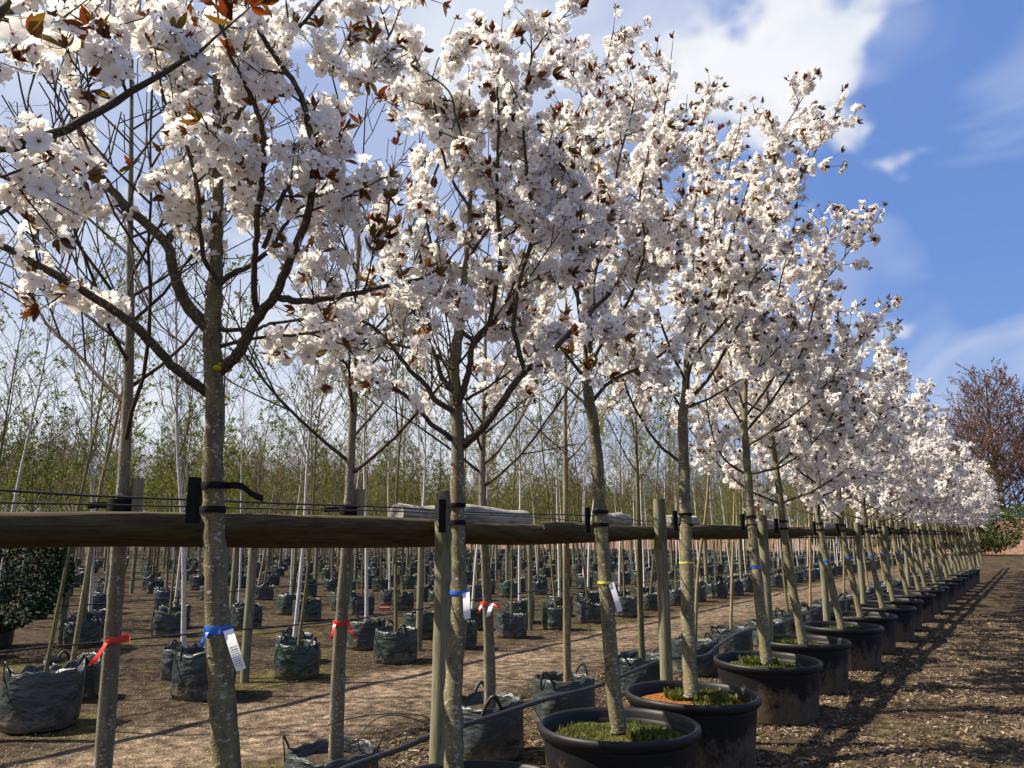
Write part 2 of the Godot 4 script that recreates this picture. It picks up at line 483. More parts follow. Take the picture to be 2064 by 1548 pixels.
func twig(p: Vector3, d: Vector3, L: float, r: float, out: Dictionary, dense: float, fork: bool) -> void:
	var n := maxi(3, int(L / 0.07))
	var pts := PackedVector3Array([p])
	var bend := rv() * 0.10
	for i in n:
		d = (d + bend * 0.6 + rv() * 0.07 + Vector3.UP * 0.05).normalized()
		p += d * L / n
		pts.append(p)
	out.twigs.tube(pts, taper(n + 1, r, 0.0014), 4, false)
	var s := rng.randf_range(0.02, 0.06)
	while s < L:
		var f := s / L * n
		var q := pts[mini(int(f), n - 1)].lerp(pts[mini(int(f) + 1, n)], f - int(f))
		if rng.randf() < dense:
			var o := (rv() - d * 0.2 + Vector3.DOWN * 0.15).normalized()
			out.spots.append([q + o * rng.randf_range(0.004, 0.016), o])
		if rng.randf() < 0.15: out.tips.append([q, (rv() + d).normalized()])
		s += rng.randf_range(0.042, 0.076)
	if rng.randf() < 0.8: out.tips.append([p, d])
	if rng.randf() < 0.45 * dense: out.spots.append([p, d])
	if fork:
		for k in rng.randi_range(1, 3):
			var f := rng.randf_range(0.25, 0.9) * n
			var q := pts[mini(int(f), n - 1)].lerp(pts[mini(int(f) + 1, n)], f - int(f))
			var o := rv(); o = (o - d * o.dot(d)).normalized()
			twig(q, (d * 0.7 + o * 0.75 + Vector3.UP * 0.2).normalized(), L * rng.randf_range(0.3, 0.6), 0.003, out, dense, false)
func wobbly(path: PackedVector3Array, amt: float) -> PackedVector3Array:
	for i in range(1, path.size()):
		path[i] += rv() * amt
	return path
# trunk: [world points], radii at its ends; limbs: [[world points], r0, r1, where the flowering shoots begin 0..1]
func cherry(label: String, trunk: Array, tr: Array, limbs: Array, singles: int, dense := 1.0, gap := 0.1, lo := 0.2, hi := 0.5) -> Node3D:
	var base: Vector3 = trunk[0]
	var o := thing("cherry_tree", label, "tree", "flowering cherry trees in a row", base)
	var tp := wobbly(curve(trunk, 6), 0.003)
	var b := MB.new()
	var rel := func(p: PackedVector3Array) -> PackedVector3Array:
		var q := PackedVector3Array()
		for k in p: q.append(k - base)
		return q
	var rr := PackedFloat32Array()
	for i in tp.size():
		var t := float(i) / (tp.size() - 1)
		var w := 0.0
		for k in tr.size() - 1:
			if t >= float(k) / (tr.size() - 1): w = lerpf(tr[k], tr[k + 1], t * (tr.size() - 1) - k)
		rr.append(w * (1.0 + 0.035 * sin(i * 1.7 + stems.size()) + 0.03 * sin(i * 3.1 + stems.size() * 2.0) + (0.09 if (i * 7 + stems.size() * 5) % 23 == 3 else 0.0)))
	rr[0] *= 1.15
	b.tube(rel.call(tp), rr, 14)
	part(o, "trunk", b.mesh(M.cherry_bark))
	stems.append([tp, rr])
	var out := {"twigs": MB.new(), "spots": [], "tips": []}
	for l in limbs:
		var lp := wobbly(curve(l[0], 5), 0.0028)
		var lb := MB.new()
		lb.tube(rel.call(lp), taper(lp.size(), l[1], l[2]), 8)
		part(o, "branch", lb.mesh(M.cherry_limb))
		var loc: PackedVector3Array = rel.call(lp)
		shoots(loc, l[3], gap, lo, hi, out, dense)
	shoots(rel.call(tp.slice(int(tp.size() * 0.55))), 0.12, gap, lo, hi, out, dense)
	part(o, "twigs", out.twigs.mesh(M.dark_twig), "stuff")
	var eye := CAM - base
	var byd := func(x, y) -> bool: return (x[0] as Vector3).distance_squared_to(eye) < (y[0] as Vector3).distance_squared_to(eye)
	var spots: Array = out.spots
	var tips: Array = out.tips
	if singles > 0:
		spots.sort_custom(byd); tips.sort_custom(byd)
	var rest := []
	for k in spots.size():
		var x := Transform3D(basis_y(spots[k][1], rng.randf() * TAU).scaled(Vector3.ONE * rng.randf_range(0.85, 1.2)), spots[k][0])
		if k < singles: part(o, "blossom_cluster", clusters[rng.randi() % clusters.size()]).transform = x
		else: rest.append(x)
	if rest: copies(o, "blossom", clusters[rng.randi() % clusters.size()], rest)
	rest = []
	for k in tips.size():
		var x := Transform3D(basis_y(tips[k][1], rng.randf() * TAU).scaled(Vector3.ONE * rng.randf_range(0.8, 1.45)), tips[k][0])
		if k < singles / 4: part(o, "leaf_tuft", tufts[rng.randi() % tufts.size()]).transform = x
		else: rest.append(x)
	if rest: copies(o, "young_leaves", tufts[rng.randi() % tufts.size()], rest)
	pass
	return o
# limb from pixels: depth runs from the trunk's depth D to D + dd
func limb(px: Array, D: float, dd: float, r0: float, r1: float, from_t := 0.3) -> Array:
	var p := []
	for k in px.size():
		var t := float(k) / (px.size() - 1)
		p.append(at_depth(px[k][0], px[k][1], D + dd * t))
	return [p, r0, r1, from_t]

# ---------------------------------------------------------------- bare and leafy nursery trees
func grow(b: MB, p: Vector3, d: Vector3, L: float, r: float, depth: int, P: Dictionary, leaves: Array) -> void:
	var n := clampi(int(L / 0.16), 3, 8)
	var pts := PackedVector3Array([p])
	for i in n:
		d = (d + rv() * P.wander + Vector3.UP * P.up).normalized()
		p += d * L / n
		pts.append(p)
	b.tube(pts, taper(n + 1, r, maxf(r * 0.3, P.rmin)), 5 if depth == 0 else 3, false)
	if depth >= P.depth:
		for k in P.leaves:
			leaves.append([pts[rng.randi_range(1, n)] + rv() * 0.02, (d + rv()).normalized()])
		return
	var cnt := maxi(2, int(L / P.gap))
	for k in cnt:
		var f := lerpf(0.22, 0.96, (k + rng.randf()) / cnt) * n
		var q := pts[mini(int(f), n - 1)].lerp(pts[mini(int(f) + 1, n)], f - int(f))
		var o := rv(); o = (o - d * o.dot(d)).normalized()
		grow(b, q, (d * P.along + o * 0.8).normalized(), L * rng.randf_range(0.30, 0.55), maxf(r * 0.55, P.rmin), depth + 1, P, leaves)
const KINDS := {
	"birch": {"H": 5.2, "r": 0.026, "first": 1.9, "n": 30, "len": 1.05, "spread": 0.75, "up": 0.07, "wander": 0.10, "gap": 0.16, "along": 0.8, "depth": 2, "rmin": 0.0022, "leaves": 0, "bark": "birch_bark", "twig": "red_twig"},
	"grey": {"H": 4.4, "r": 0.036, "first": 1.9, "n": 17, "len": 1.25, "spread": 1.25, "up": 0.12, "wander": 0.15, "gap": 0.17, "along": 0.8, "depth": 2, "rmin": 0.0028, "leaves": 0, "bark": "grey_bark", "twig": "dark_twig"},
	"tan": {"H": 3.9, "r": 0.024, "first": 1.95, "n": 13, "len": 1.0, "spread": 1.1, "up": 0.09, "wander": 0.13, "gap": 0.17, "along": 0.7, "depth": 2, "rmin": 0.0026, "leaves": 1, "leaf": [0.14, 0.16, 0.03], "lsize": 0.03, "bark": "tan_bark", "twig": "tan_twig"},
	"olive": {"H": 4.3, "r": 0.022, "first": 1.7, "n": 17, "len": 1.0, "spread": 0.75, "up": 0.12, "wander": 0.11, "gap": 0.16, "along": 0.8, "depth": 2, "rmin": 0.0026, "leaves": 8, "leaf": [0.15, 0.165, 0.03], "lsize": 0.04, "bark": "olive_bark", "twig": "olive_twig"},
	"leafy": {"H": 3.7, "r": 0.024, "first": 1.5, "n": 22, "len": 0.95, "spread": 0.85, "up": 0.08, "wander": 0.12, "gap": 0.15, "along": 0.7, "depth": 2, "rmin": 0.0026, "leaves": 16, "leaf": [0.145, 0.16, 0.028], "lsize": 0.05, "bark": "brown_bark", "twig": "olive_twig"},
	"russet": {"H": 3.6, "r": 0.024, "first": 1.6, "n": 18, "len": 1.0, "spread": 0.9, "up": 0.07, "wander": 0.13, "gap": 0.16, "along": 0.7, "depth": 2, "rmin": 0.0026, "leaves": 3, "leaf": [0.12, 0.05, 0.022], "lsize": 0.035, "bark": "brown_bark", "twig": "red_twig"},
}
var kinds := {}   # kind -> variants of [trunk mesh, crown mesh, leaf mesh, joined mesh]
func crown_on(P: Dictionary, at: Callable, b: MB, leaves: Array) -> void:
	for k in P.n:
		var t: float = lerpf(P.first / P.H, 0.97, pow((k + rng.randf() * 0.8) / P.n, 0.9))
		var q: Vector3 = at.call(t)
		var a: float = k * 2.4 + rng.randf_range(-0.5, 0.5)
		var f: float = (t - P.first / P.H) / (1.0 - P.first / P.H)
		var d: Vector3 = Vector3(cos(a), 0.0, sin(a)) * P.spread * (1.0 - 0.4 * f) + Vector3.UP * 0.8
		grow(b, q, d.normalized(), P.len * (1.0 - 0.62 * f) * rng.randf_range(0.75, 1.15), maxf(P.r * 0.27 * (1.0 - 0.6 * f), P.rmin), 0, P, leaves)
func leaves_mb(list: Array, size: float, c: Color) -> MB:
	var b := MB.new()
	for l in list:
		var s := size * rng.randf_range(0.6, 1.2)
		var d: Vector3 = l[1]; var x := d.cross(rv()).normalized() * s * 0.32
		b.col = c * rng.randf_range(0.65, 1.35)
		b.face([l[0], l[0] + d * s * 0.5 + x, l[0] + d * s, l[0] + d * s * 0.5 - x])
	return b
func make_kinds() -> void:
	for kind in KINDS:
		var P: Dictionary = KINDS[kind]
		kinds[kind] = []
		for s in 3:
			var pts := [Vector3.ZERO]
			var lean := Vector3(rng.randf_range(-0.05, 0.05), 0, rng.randf_range(-0.05, 0.05))
			for k in 5: pts.append(Vector3(0, P.H * (k + 1) / 5.0, 0) + lean * (k + 1) + rv() * 0.03)
			var tp := curve(pts, 4)
			var tb := MB.new()
			var rr := PackedFloat32Array()
			for i in tp.size():
				var t := float(i) / (tp.size() - 1)
				rr.append(lerpf(P.r, 0.004, pow(t, 0.85)) * (1.0 + 0.05 * sin(i * 2.3 + s)))
			tb.tube(tp, rr, 8)
			var cbm := MB.new(); var lv := []
			var at := func(t: float) -> Vector3:
				var f := t * (tp.size() - 1)
				return tp[mini(int(f), tp.size() - 2)].lerp(tp[mini(int(f) + 1, tp.size() - 1)], f - int(f))
			crown_on(P, at, cbm, lv)
			var joined := tb.mesh(M[P.bark])
			joined = cbm.mesh(M[P.twig], joined)
			var lm: ArrayMesh = null
			if lv:
				var lc: Array = P.leaf
				var lb := leaves_mb(lv, P.lsize, Color(lc[0], lc[1], lc[2]))
				lm = lb.mesh(M.green_leaf); joined = lb.mesh(M.green_leaf, joined)
			kinds[kind].append([tb.mesh(M[P.bark]), cbm.mesh(M[P.twig]), lm, joined])
			if s == 0: print(kind, " crown tris ", cbm.ix.size() / 3, " leaves ", lv.size())
func nursery_tree(kind: String, where: Vector3, label: String, group: String, turn: float, tilt: Vector2, sc: float, whole: bool) -> Node3D:
	var vr: Array = kinds[kind][rng.randi() % 3]
	var o: Node3D
	var called := "birch_tree" if kind == "birch" else "young_tree"
	if whole:
		o = solo(called, vr[3], label, "tree", group)
	else:
		o = thing(called, label, "tree", group)
		part(o, "trunk", vr[0]); part(o, "crown", vr[1], "stuff")
		if vr[2]: part(o, "leaves", vr[2], "stuff")
	o.transform = Transform3D(Basis.from_euler(Vector3(tilt.x, turn, tilt.y)).scaled(Vector3.ONE * sc), where)
	return o

# ---------------------------------------------------------------- pots and bags
var pot_parts := []
func make_pot() -> void:
	var b := MB.new()
	# wall: foot, gently flared side, shoulder below the rim, inside
	b.lathe([[0.0, 0.004], [0.372, 0.004], [0.388, 0.016], [0.392, 0.045], [0.412, 0.25], [0.424, 0.40], [0.426, 0.425], [0.412, 0.43], [0.405, 0.40], [0.40, 0.36]], 112, null, 2, 14)
	var r := MB.new()
	var prof := [[0.4275, 0.418], [0.440, 0.424], [0.452, 0.440], [0.458, 0.462], [0.452, 0.478], [0.440, 0.485], [0.428, 0.480], [0.418, 0.462], [0.413, 0.428]]
	r.lathe(prof, 56)
	var soil := MB.new()
	var sn := noise(61, 6.0, 3)
	soil.lathe([[0.404, 0.40], [0.36, 0.412], [0.28, 0.418], [0.18, 0.424], [0.09, 0.43], [0.0, 0.432]], 30, func(q: Vector3, _a: float, i: int) -> Vector3: return q + Vector3.UP * (0.016 * sn.get_noise_2d(q.x, q.z) if i > 0 else 0.0))
	soil.smooth_normals(0)
	pot_parts = [b.mesh(M.pot_plastic), r.mesh(mat("pot_rim", lin(0.010, 0.010, 0.011), 0.5, 0.35)), soil]
var bag_variants := []   # [wall, handle, soil, joined]
func make_bags() -> void:
	for s in 5:
		var n := noise(600 + s, 1.0, 3)
		var b := MB.new()
		var sag := rng.randf_range(0.02, 0.07)
		var wob := func(q: Vector3, a: float, i: int) -> Vector3:
			var c := Vector3(cos(a), 0, sin(a))
			var f := n.get_noise_3d(c.x * 2.2, q.y * 5.0, c.z * 2.2)
			var fold := n.get_noise_3d(c.x * 7.0 + 4.0, q.y * 2.0, c.z * 7.0)
			var k := 0.020 * f + 0.014 * fold
			if i >= 8: k += 0.012 * fold
			q += c * k
			if i >= 7: q.y += sag * n.get_noise_2d(c.x * 1.2, c.z * 1.2 + 3.0) * 1.2 + 0.006 * fold
			return q
		b.lathe([[0.0, 0.003], [0.20, 0.003], [0.235, 0.012], [0.248, 0.06], [0.252, 0.14], [0.252, 0.22], [0.250, 0.29], [0.247, 0.345], [0.243, 0.372], [0.234, 0.376], [0.224, 0.35], [0.215, 0.29]], 36, wob)
		b.smooth_normals(0)
		var h := MB.new()
		var hp := []
		var hh := rng.randf_range(0.07, 0.14)
		for k in 9:
			var t := k / 8.0
			var a := lerpf(-0.30, 0.30, t)
			var up := sin(t * PI)
			hp.append(Vector3(cos(a) * (0.247 + 0.02 * up), 0.31 + hh * pow(up, 0.7), sin(a) * (0.247 - 0.05 * up)))
		var lean := rng.randf_range(-0.05, 0.06)
		for k in 9: hp[k].x += lean * sin(k / 8.0 * PI)
		var hc := curve(hp, 3)
		h.tube(hc, taper(hc.size(), 0.013, 0.013), 6, true, 0.25)
		var so := MB.new()
		var sn := noise(700 + s, 8.0, 3)
		so.lathe([[0.228, 0.30], [0.17, 0.315], [0.09, 0.325], [0.0, 0.33]], 18, func(q: Vector3, _a: float, _i: int) -> Vector3: return q + Vector3.UP * 0.02 * sn.get_noise_2d(q.x, q.z))
		so.smooth_normals(0)
		bag_variants.append([b, h, so])
var bag_meshes := {}
func bag(where: Vector3, label: String, group: String, fabric: String, sc: Vector3, whole: bool) -> Node3D:
	var s := rng.randi() % 5
	var key := fabric + str(s)
	if not bag_meshes.has(key):
		var vr: Array = bag_variants[s]
		var fm: Material = M[fabric]
		var j: ArrayMesh = vr[0].mesh(fm)
		var hb := MB.new()
		hb.add(vr[1], Transform3D()); hb.add(vr[1], Transform3D(Basis(Vector3.UP, PI), Vector3.ZERO))
		j = hb.mesh(M.black_rubber, j); j = vr[2].mesh(M.soil, j)
		bag_meshes[key] = [vr[0].mesh(fm), vr[1].mesh(M["bag_strap"]), vr[2].mesh(M.soil), j]
	var q: Array = bag_meshes[key]
	var o: Node3D
	if whole:
		o = solo("plant_bag", q[3], label, "bag", group)
	else:
		o = thing("plant_bag", label, "bag", group)
		part(o, "fabric_wall", q[0])
		part(o, "handle", q[1])
		part(o, "handle", q[1]).rotation.y = PI
		part(o, "soil", q[2])
	o.transform = Transform3D(Basis(Vector3.UP, rng.randf() * TAU).scaled(sc), where)
	return o
var weeds: Array[ArrayMesh] = []
func make_weeds() -> void:
	for s in 4:
		var b := MB.new()
		for k in (420 if s < 2 else 330):
			var a := rng.randf() * TAU; var rad := sqrt(rng.randf()) * 0.16
			var p := Vector3(cos(a) * rad, -0.012, sin(a) * rad)
			var d := (rv() * 0.6 + Vector3.UP).normalized()
			var g := rng.randf()
			var c := Color(0.04, 0.055, 0.014).lerp(Color(0.13, 0.135, 0.035), g)
			var L := rng.randf_range(0.012, 0.045) * (1.0 if s != 1 else 1.7)
			leaf_mb(b, p, d, rv(), L, L * (0.14 if s % 2 == 0 else 0.40), c * 0.8, c * 1.2, 0.3)
		weeds.append(b.mesh(M.green_leaf))

# ---------------------------------------------------------------- sky
func sky_texture(sun: Vector3) -> ImageTexture:
	var W := 2048; var H := 1024
	var n0 := noise(1201, 1.0, 5); var n1 := noise(1202, 1.0, 4); var n2 := noise(1203, 1.0, 3)
	var by := PackedByteArray()
	by.resize(W * H * 3)
	var low := Color(0.16, 0.14, 0.115).linear_to_srgb()
	for j in H:
		var th := (j + 0.5) / H * PI
		var y := cos(th); var sr := sin(th)
		for i in W:
			var k := (j * W + i) * 3
			if y < -0.02:
				by[k] = int(low.r * 255); by[k + 1] = int(low.g * 255); by[k + 2] = int(low.b * 255)
				continue
			var ph := wrapf((i + 0.5) / W * TAU, -PI, PI)
			var d := Vector3(sin(ph) * sr, y, -cos(ph) * sr)
			var up := maxf(y, 0.0)
			# clear air: deep blue overhead, paler down low and towards the sun
			var c := Color(0.075, 0.20, 0.60).lerp(Color(0.22, 0.42, 0.83), exp(-up * 3.4))
			var near := clampf((d.dot(sun) + 0.15) / 1.15, 0.0, 1.0)
			var q := d / (up + 0.35)
			# thin high cloud in streaks
			var w0 := n2.get_noise_2d(q.x * 0.9, q.z * 0.9)
			var ci := n1.get_noise_2d((q.x * 0.9 + q.z * 0.5 + 0.35 * w0) * 1.3 + 3.0, (q.z * 0.9 - q.x * 0.45) * 3.4 + w0)
			var veil := clampf(0.10 + 0.75 * ci + 0.2 * w0, 0.02, 0.55) * 0.75
			# haze and veil thicken towards the sun
			veil = clampf(veil + 0.78 * pow(near, 2.2) * (0.8 + 1.0 * w0) + (0.12 + 1.1 * smoothstep(-0.36, 0.15, (d.x * sun.x + d.z * sun.z) / (sr * 0.656))) * exp(-up * 3.2), 0.0, 0.97)
			c = c.lerp(Color(0.86, 0.90, 0.97), veil)
			# heaped cloud
			var az := ph; var el := asin(clampf(y, -1.0, 1.0))
			var f := n0.get_noise_2d(az * 4.2 * cos(el) + 11.0, el * 5.5)
			var cu := f * 0.9 - 0.45 + 0.30 * near
			var e := Vector2((az + 0.278) * cos(el) / 0.126, (el - 0.560) / (0.108 if el < 0.56 else 0.16))
			cu = maxf(cu, 0.62 - 0.66 * e.length() + 0.75 * f + 0.15 * w0)
			var e2 := Vector2((az + 0.365) * cos(el) / 0.11, (el - 0.545) / 0.07)
			cu = maxf(cu, 0.22 - 0.62 * e2.length() + 0.75 * f)
			var a := smoothstep(-0.06, 0.24, cu)
			var body := Color(0.97, 0.98, 1.0).lerp(Color(0.78, 0.82, 0.90), clampf(0.25 - 1.1 * n1.get_noise_2d(az * 6.0, el * 8.0 + 5.0), 0.0, 0.6))
			c = c.lerp(body, a * 0.93).linear_to_srgb()
			by[k] = clampi(int(c.r * 255), 0, 255); by[k + 1] = clampi(int(c.g * 255), 0, 255); by[k + 2] = clampi(int(c.b * 255), 0, 255)
	return ImageTexture.create_from_image(Image.create_from_data(W, H, false, Image.FORMAT_RGB8, by))

# ---------------------------------------------------------------- ground
func build_ground() -> void:
	var xs := PackedFloat32Array(); var zs := PackedFloat32Array()
	var x := -160.0
	while x < 90.0:
		xs.append(x)
		var e := maxf(maxf(-8.5 - x, x - 2.5), 0.0)
		x += 0.085 + e * 0.16
	var z := 60.0
	while z > -220.0:
		zs.append(z)
		var e := maxf(maxf(z - 0.0, -14.0 - z), 0.0)
		z -= 0.085 + e * 0.05
	var b := MB.new()
	var blot := noise(31, 0.9, 4); var mossn := noise(32, 0.55, 4); var fine := noise(33, 3.5, 3)
	for zz in zs:
		for xx in xs:
			var f := blot.get_noise_2d(xx, zz); var g := fine.get_noise_2d(xx, zz)
			var xe := xx + 0.25 * f
			var c := Color(0.17, 0.13, 0.092)                        # earth between the rows
			if xe > -4.35 and xe < 0.15: c = Color(0.20, 0.152, 0.105)   # bark mulch round the pots
			c = c.lerp(Color(0.30, 0.225, 0.165), smoothstep(0.15, 0.75, xe))                                # bare track
			var path := smoothstep(-6.35, -5.95, xe) * (1.0 - smoothstep(-4.75, -4.35, xe))
			c = c.lerp(Color(0.50, 0.39, 0.29), path)
			c = c * (1.02 + 0.5 * f + 0.4 * g)
			var mo := smoothstep(0.16, 0.34, mossn.get_noise_2d(xx, zz) + 0.12 * g) * (1.0 - 0.85 * path) * (0.35 if xe > -4.3 else 0.8)
			c = c.lerp(Color(0.26, 0.25, 0.07), mo * 0.7)
			b.col = c
			b.vert(Vector3(xx, ground_y(xx, zz), zz), Vector3.UP)
	var w := xs.size()
	for j in zs.size() - 1:
		for i in w - 1:
			var a := j * w + i
			# z falls with j: a, a+1, a+w clockwise from above
			b.tri(a, a + w, a + 1); b.tri(a + 1, a + w, a + w + 1)
	for j in zs.size():
		for i in w:
			var a := j * w + i
			var dx := b.v[j * w + mini(i + 1, w - 1)] - b.v[j * w + maxi(i - 1, 0)]
			var dz := b.v[mini(j + 1, zs.size() - 1) * w + i] - b.v[maxi(j - 1, 0) * w + i]
			b.n[a] = dx.cross(dz).normalized()
	print("ground verts ", b.v.size())
	struct("ground", b.mesh(M.ground))
func scatter() -> void:
	var chip := MB.new()
	chip.box(Transform3D(), Vector3(1.0, 0.20, 0.36))
	var stone := MB.new()
	var st := SphereMesh.new()
	st.radius = 0.5; st.height = 0.8; st.radial_segments = 6; st.rings = 3
	var xf := []; var cc := []
	var patch := noise(34, 0.8, 3)
	while xf.size() < 44000:
		var x := rng.randf_range(-4.3, 1.6); var z := -2.2 - 16.0 * pow(rng.randf(), 1.6)
		if x > 0.1 and rng.randf() < 0.6: continue
		if patch.get_noise_2d(x, z) < rng.randf_range(-0.55, 0.25): continue
		var L := rng.randf_range(0.010, 0.046) * (1.0 if rng.randf() < 0.9 else 1.4)
		xf.append(Transform3D((Basis(Vector3.UP, rng.randf() * TAU) * Basis(rv(), rng.randf_range(0.0, 0.65))).scaled(Vector3.ONE * L), Vector3(x, ground_y(x, z) + L * 0.10, z)))
		var t := rng.randf()
		var c := Color(0.05, 0.034, 0.022).lerp(Color(0.22, 0.16, 0.10), t * t)
		if rng.randf() < 0.08: c = Color(0.30, 0.235, 0.165)
		cc.append(c)
	tag(copies(self, "wood_chips", chip.mesh(M.chip), xf, cc), "brown bark chips strewn over the ground round the black pots", "bark chips")
	xf = []; cc = []
	while xf.size() < 15000:
		var x := rng.randf_range(-9.0, 1.6); var z := -2.2 - 16.0 * pow(rng.randf(), 1.4)
		if x > -4.3 and patch.get_noise_2d(x + 40.0, z) < rng.randf_range(-0.4, 0.5): continue
		if x <= -4.3 and rng.randf() < 0.45: continue
		var L := rng.randf_range(0.006, 0.022)
		xf.append(Transform3D(Basis(rv(), rng.randf() * 0.6).scaled(Vector3(L, L * 0.7, L * rng.randf_range(0.6, 1.0))), Vector3(x, ground_y(x, z) + L * 0.12, z)))
		cc.append(Color(0.11, 0.085, 0.06).lerp(Color(0.27, 0.22, 0.165), pow(rng.randf(), 1.6)))
	var sm := ArrayMesh.new()
	sm.add_surface_from_arrays(Mesh.PRIMITIVE_TRIANGLES, st.get_mesh_arrays()); sm.surface_set_material(0, M.chip)
	tag(copies(self, "gravel", sm, xf, cc), "small pale gravel stones lying on the brown earth", "gravel")
	var pe := MB.new()
	pe.col = Color(0.80, 0.78, 0.77)
	pe.face([Vector3(-0.5, 0.1, 0), Vector3(0, 0, 0.4), Vector3(0.5, 0.12, 0), Vector3(0, 0.02, -0.4)])
	xf = []
	for k in 850:
		var x := rng.randf_range(-2.9, 1.6); var z := -2.4 - 14.0 * pow(rng.randf(), 1.5)
		xf.append(Transform3D((Basis(Vector3.UP, rng.randf() * TAU) * Basis(Vector3.RIGHT, rng.randf_range(-0.4, 0.4))).scaled(Vector3.ONE * rng.randf_range(0.010, 0.02)), Vector3(x, ground_y(x, z) + 0.008, z)))
	tag(copies(self, "fallen_petals", pe.mesh(M.petal), xf), "white fallen petals scattered over the ground beside the pots", "petals")

# ---------------------------------------------------------------- timber frame, pipes, ties
func log_along(called: String, label: String, a: Vector3, b: Vector3, r: float, m: String, group := "", sides := 14, category := "rail") -> MeshInstance3D:
	var n := maxi(3, int(a.distance_to(b) / 0.18))
	var pts := PackedVector3Array(); var rr := PackedFloat32Array()
	for k in n + 1:
		var t := float(k) / n
		pts.append((a - a).lerp(b - a, t) + Vector3(0, 0.012 * sin(t * 9.0 + a.z), 0.004 * sin(t * 7.0)))
		rr.append(r * (1.0 + 0.04 * sin(t * n * 0.9 + a.x * 3.0) + rng.randf_range(-0.035, 0.035)))
	# chamfered ends
	var q0 := pts[0]; var q1 := pts[n]
	pts.insert(0, q0); rr.insert(0, r * 0.93); pts[1] = q0.lerp(pts[2], 0.05)
	pts.append(q1); rr.append(r * 0.93); pts[-2] = q1.lerp(pts[-3], 0.05)
	var mb := MB.new()
	mb.tube(pts, rr, sides)
	var o := solo(called, mb.mesh(M[m]), label, category, group)
	o.position = a
	return o
func pipe(called: String, label: String, pts: Array, r: float, m: String, category: String, group := "", per := 6, sides := 8) -> MeshInstance3D:
	var a: Vector3 = pts[0]
	var c := curve(pts, per)
	for k in c.size(): c[k] -= a
	var b := MB.new()
	b.tube(c, taper(c.size(), r, r), sides)
	var o := solo(called, b.mesh(M[m]), label, category, group)
	o.position = a
	return o
# strap ring round a trunk at p with radius r, height h (flat band)
func band(p: Vector3, r: float, h: float, th := 0.004, sides := 20) -> MB:
	var b := MB.new()
	b.lathe([[r, -h / 2], [r + th, -h / 2], [r + th, h / 2], [r, h / 2]], sides)
	var o := MB.new()
	o.add(b, Transform3D(Basis(), p))
	return o
func strip(pts: Array, w: Vector3, m: String, per := 5, twist := 0.0) -> ArrayMesh:
	var c := curve(pts, per)
	var b := MB.new()
	for side in [1.0, -1.0]:
		var base := b.v.size()
		for i in c.size():
			var t := (c[mini(i + 1, c.size() - 1)] - c[maxi(i - 1, 0)]).normalized()
			var ww := w.rotated(t, twist * i / c.size())
			var nn: Vector3 = t.cross(ww).normalized() * side
			b.vert(c[i] - ww * 0.5 + nn * 0.0006, nn, Vector2(0.0, float(i) / (c.size() - 1)))
			b.vert(c[i] + ww * 0.5 + nn * 0.0006, nn, Vector2(1.0, float(i) / (c.size() - 1)))
		for i in c.size() - 1:
			var a := base + i * 2
			if side > 0: b.tri(a, a + 1, a + 2); b.tri(a + 1, a + 3, a + 2)
			else: b.tri(a, a + 2, a + 1); b.tri(a + 1, a + 2, a + 3)
	return b.mesh(M[m])
var right := Vector3(0.83, 0, -0.555)
func ribbon(p: Vector3, r: float, m: String, label: String, tails: Array, tag_px := 0.0, printed := false, h := 0.024, slant := 0.3) -> void:
	var o := thing("plant_ribbon", label, "ribbon", "ribbons tied round trunks", p)
	part(o, "band", band(Vector3.ZERO, r, h, 0.003).mesh(M[m]))
	for t in tails:
		var e: Vector3 = t
		var s := right * r * signf(e.x + 0.001) * 0.8 + (-right.cross(Vector3.UP)).normalized() * 0.0
		var toward := (CAM - p); toward.y = 0.0; toward = toward.normalized()
		s += toward * (r + 0.004) * 0.7
		var d := right * e.x + Vector3.UP * e.y + toward * e.z
		part(o, "tail", strip([s, s + d * 0.3 + toward * 0.012, s + d * 0.7 + toward * 0.016, s + d], (right + Vector3.UP * 0.3) * 0.017, m, 4, 0.8))
	if tag_px != 0.0:
		var toward := (CAM - p); toward.y = 0.0; toward = toward.normalized()
		var s := right * r * 0.75 + toward * (r + 0.006) * 0.75
		var d := right * tag_px * slant + Vector3.DOWN * absf(tag_px) + toward * 0.02
		part(o, "label_tag", strip([s, s + d * 0.35 + toward * 0.010, s + d * 0.7 + toward * 0.012, s + d], (right + Vector3.UP * 0.3) * 0.03, "printed_label" if printed else "white_card", 4))
var stems := []
func stem_at(k: int, y: float) -> Array:
	var tp: PackedVector3Array = stems[k][0]; var rr: PackedFloat32Array = stems[k][1]
	for i in tp.size() - 1:
		if tp[i + 1].y >= y:
			var t := (y - tp[i].y) / (tp[i + 1].y - tp[i].y)
			return [tp[i].lerp(tp[i + 1], t), lerpf(rr[i], rr[i + 1], t)]
	return [tp[0], rr[0]]
func tie(p: Vector3, r: float, label: String, tail: bool) -> void:
	# pad between rail and trunk, two straps, optional loose end
	var o := thing("tree_tie", label, "tree tie", "black ties on the cherry trunks", p)
	var b := MB.new()
	b.box(Transform3D(Basis(Vector3.UP, 0.589), -right * (r + 0.014) + Vector3(-0.02, 0.0, 0.0)), Vector3(0.03, 0.15, 0.05))
	part(o, "pad", b.mesh(M.black_rubber))
	for k in [0.048, -0.03]:
		part(o, "strap", band(Vector3(0, k, 0), r + 0.001, 0.021, 0.003).mesh(M.black_rubber))
	if tail:
		part(o, "loose_end", strip([right * r + Vector3(0, 0.048, 0), right * (r + 0.05) + Vector3(0, 0.046, 0), right * (r + 0.085) + Vector3(0, 0.022, 0), right * (r + 0.125) + Vector3(0, 0.004, 0)], Vector3.UP * 0.022, "black_rubber"))

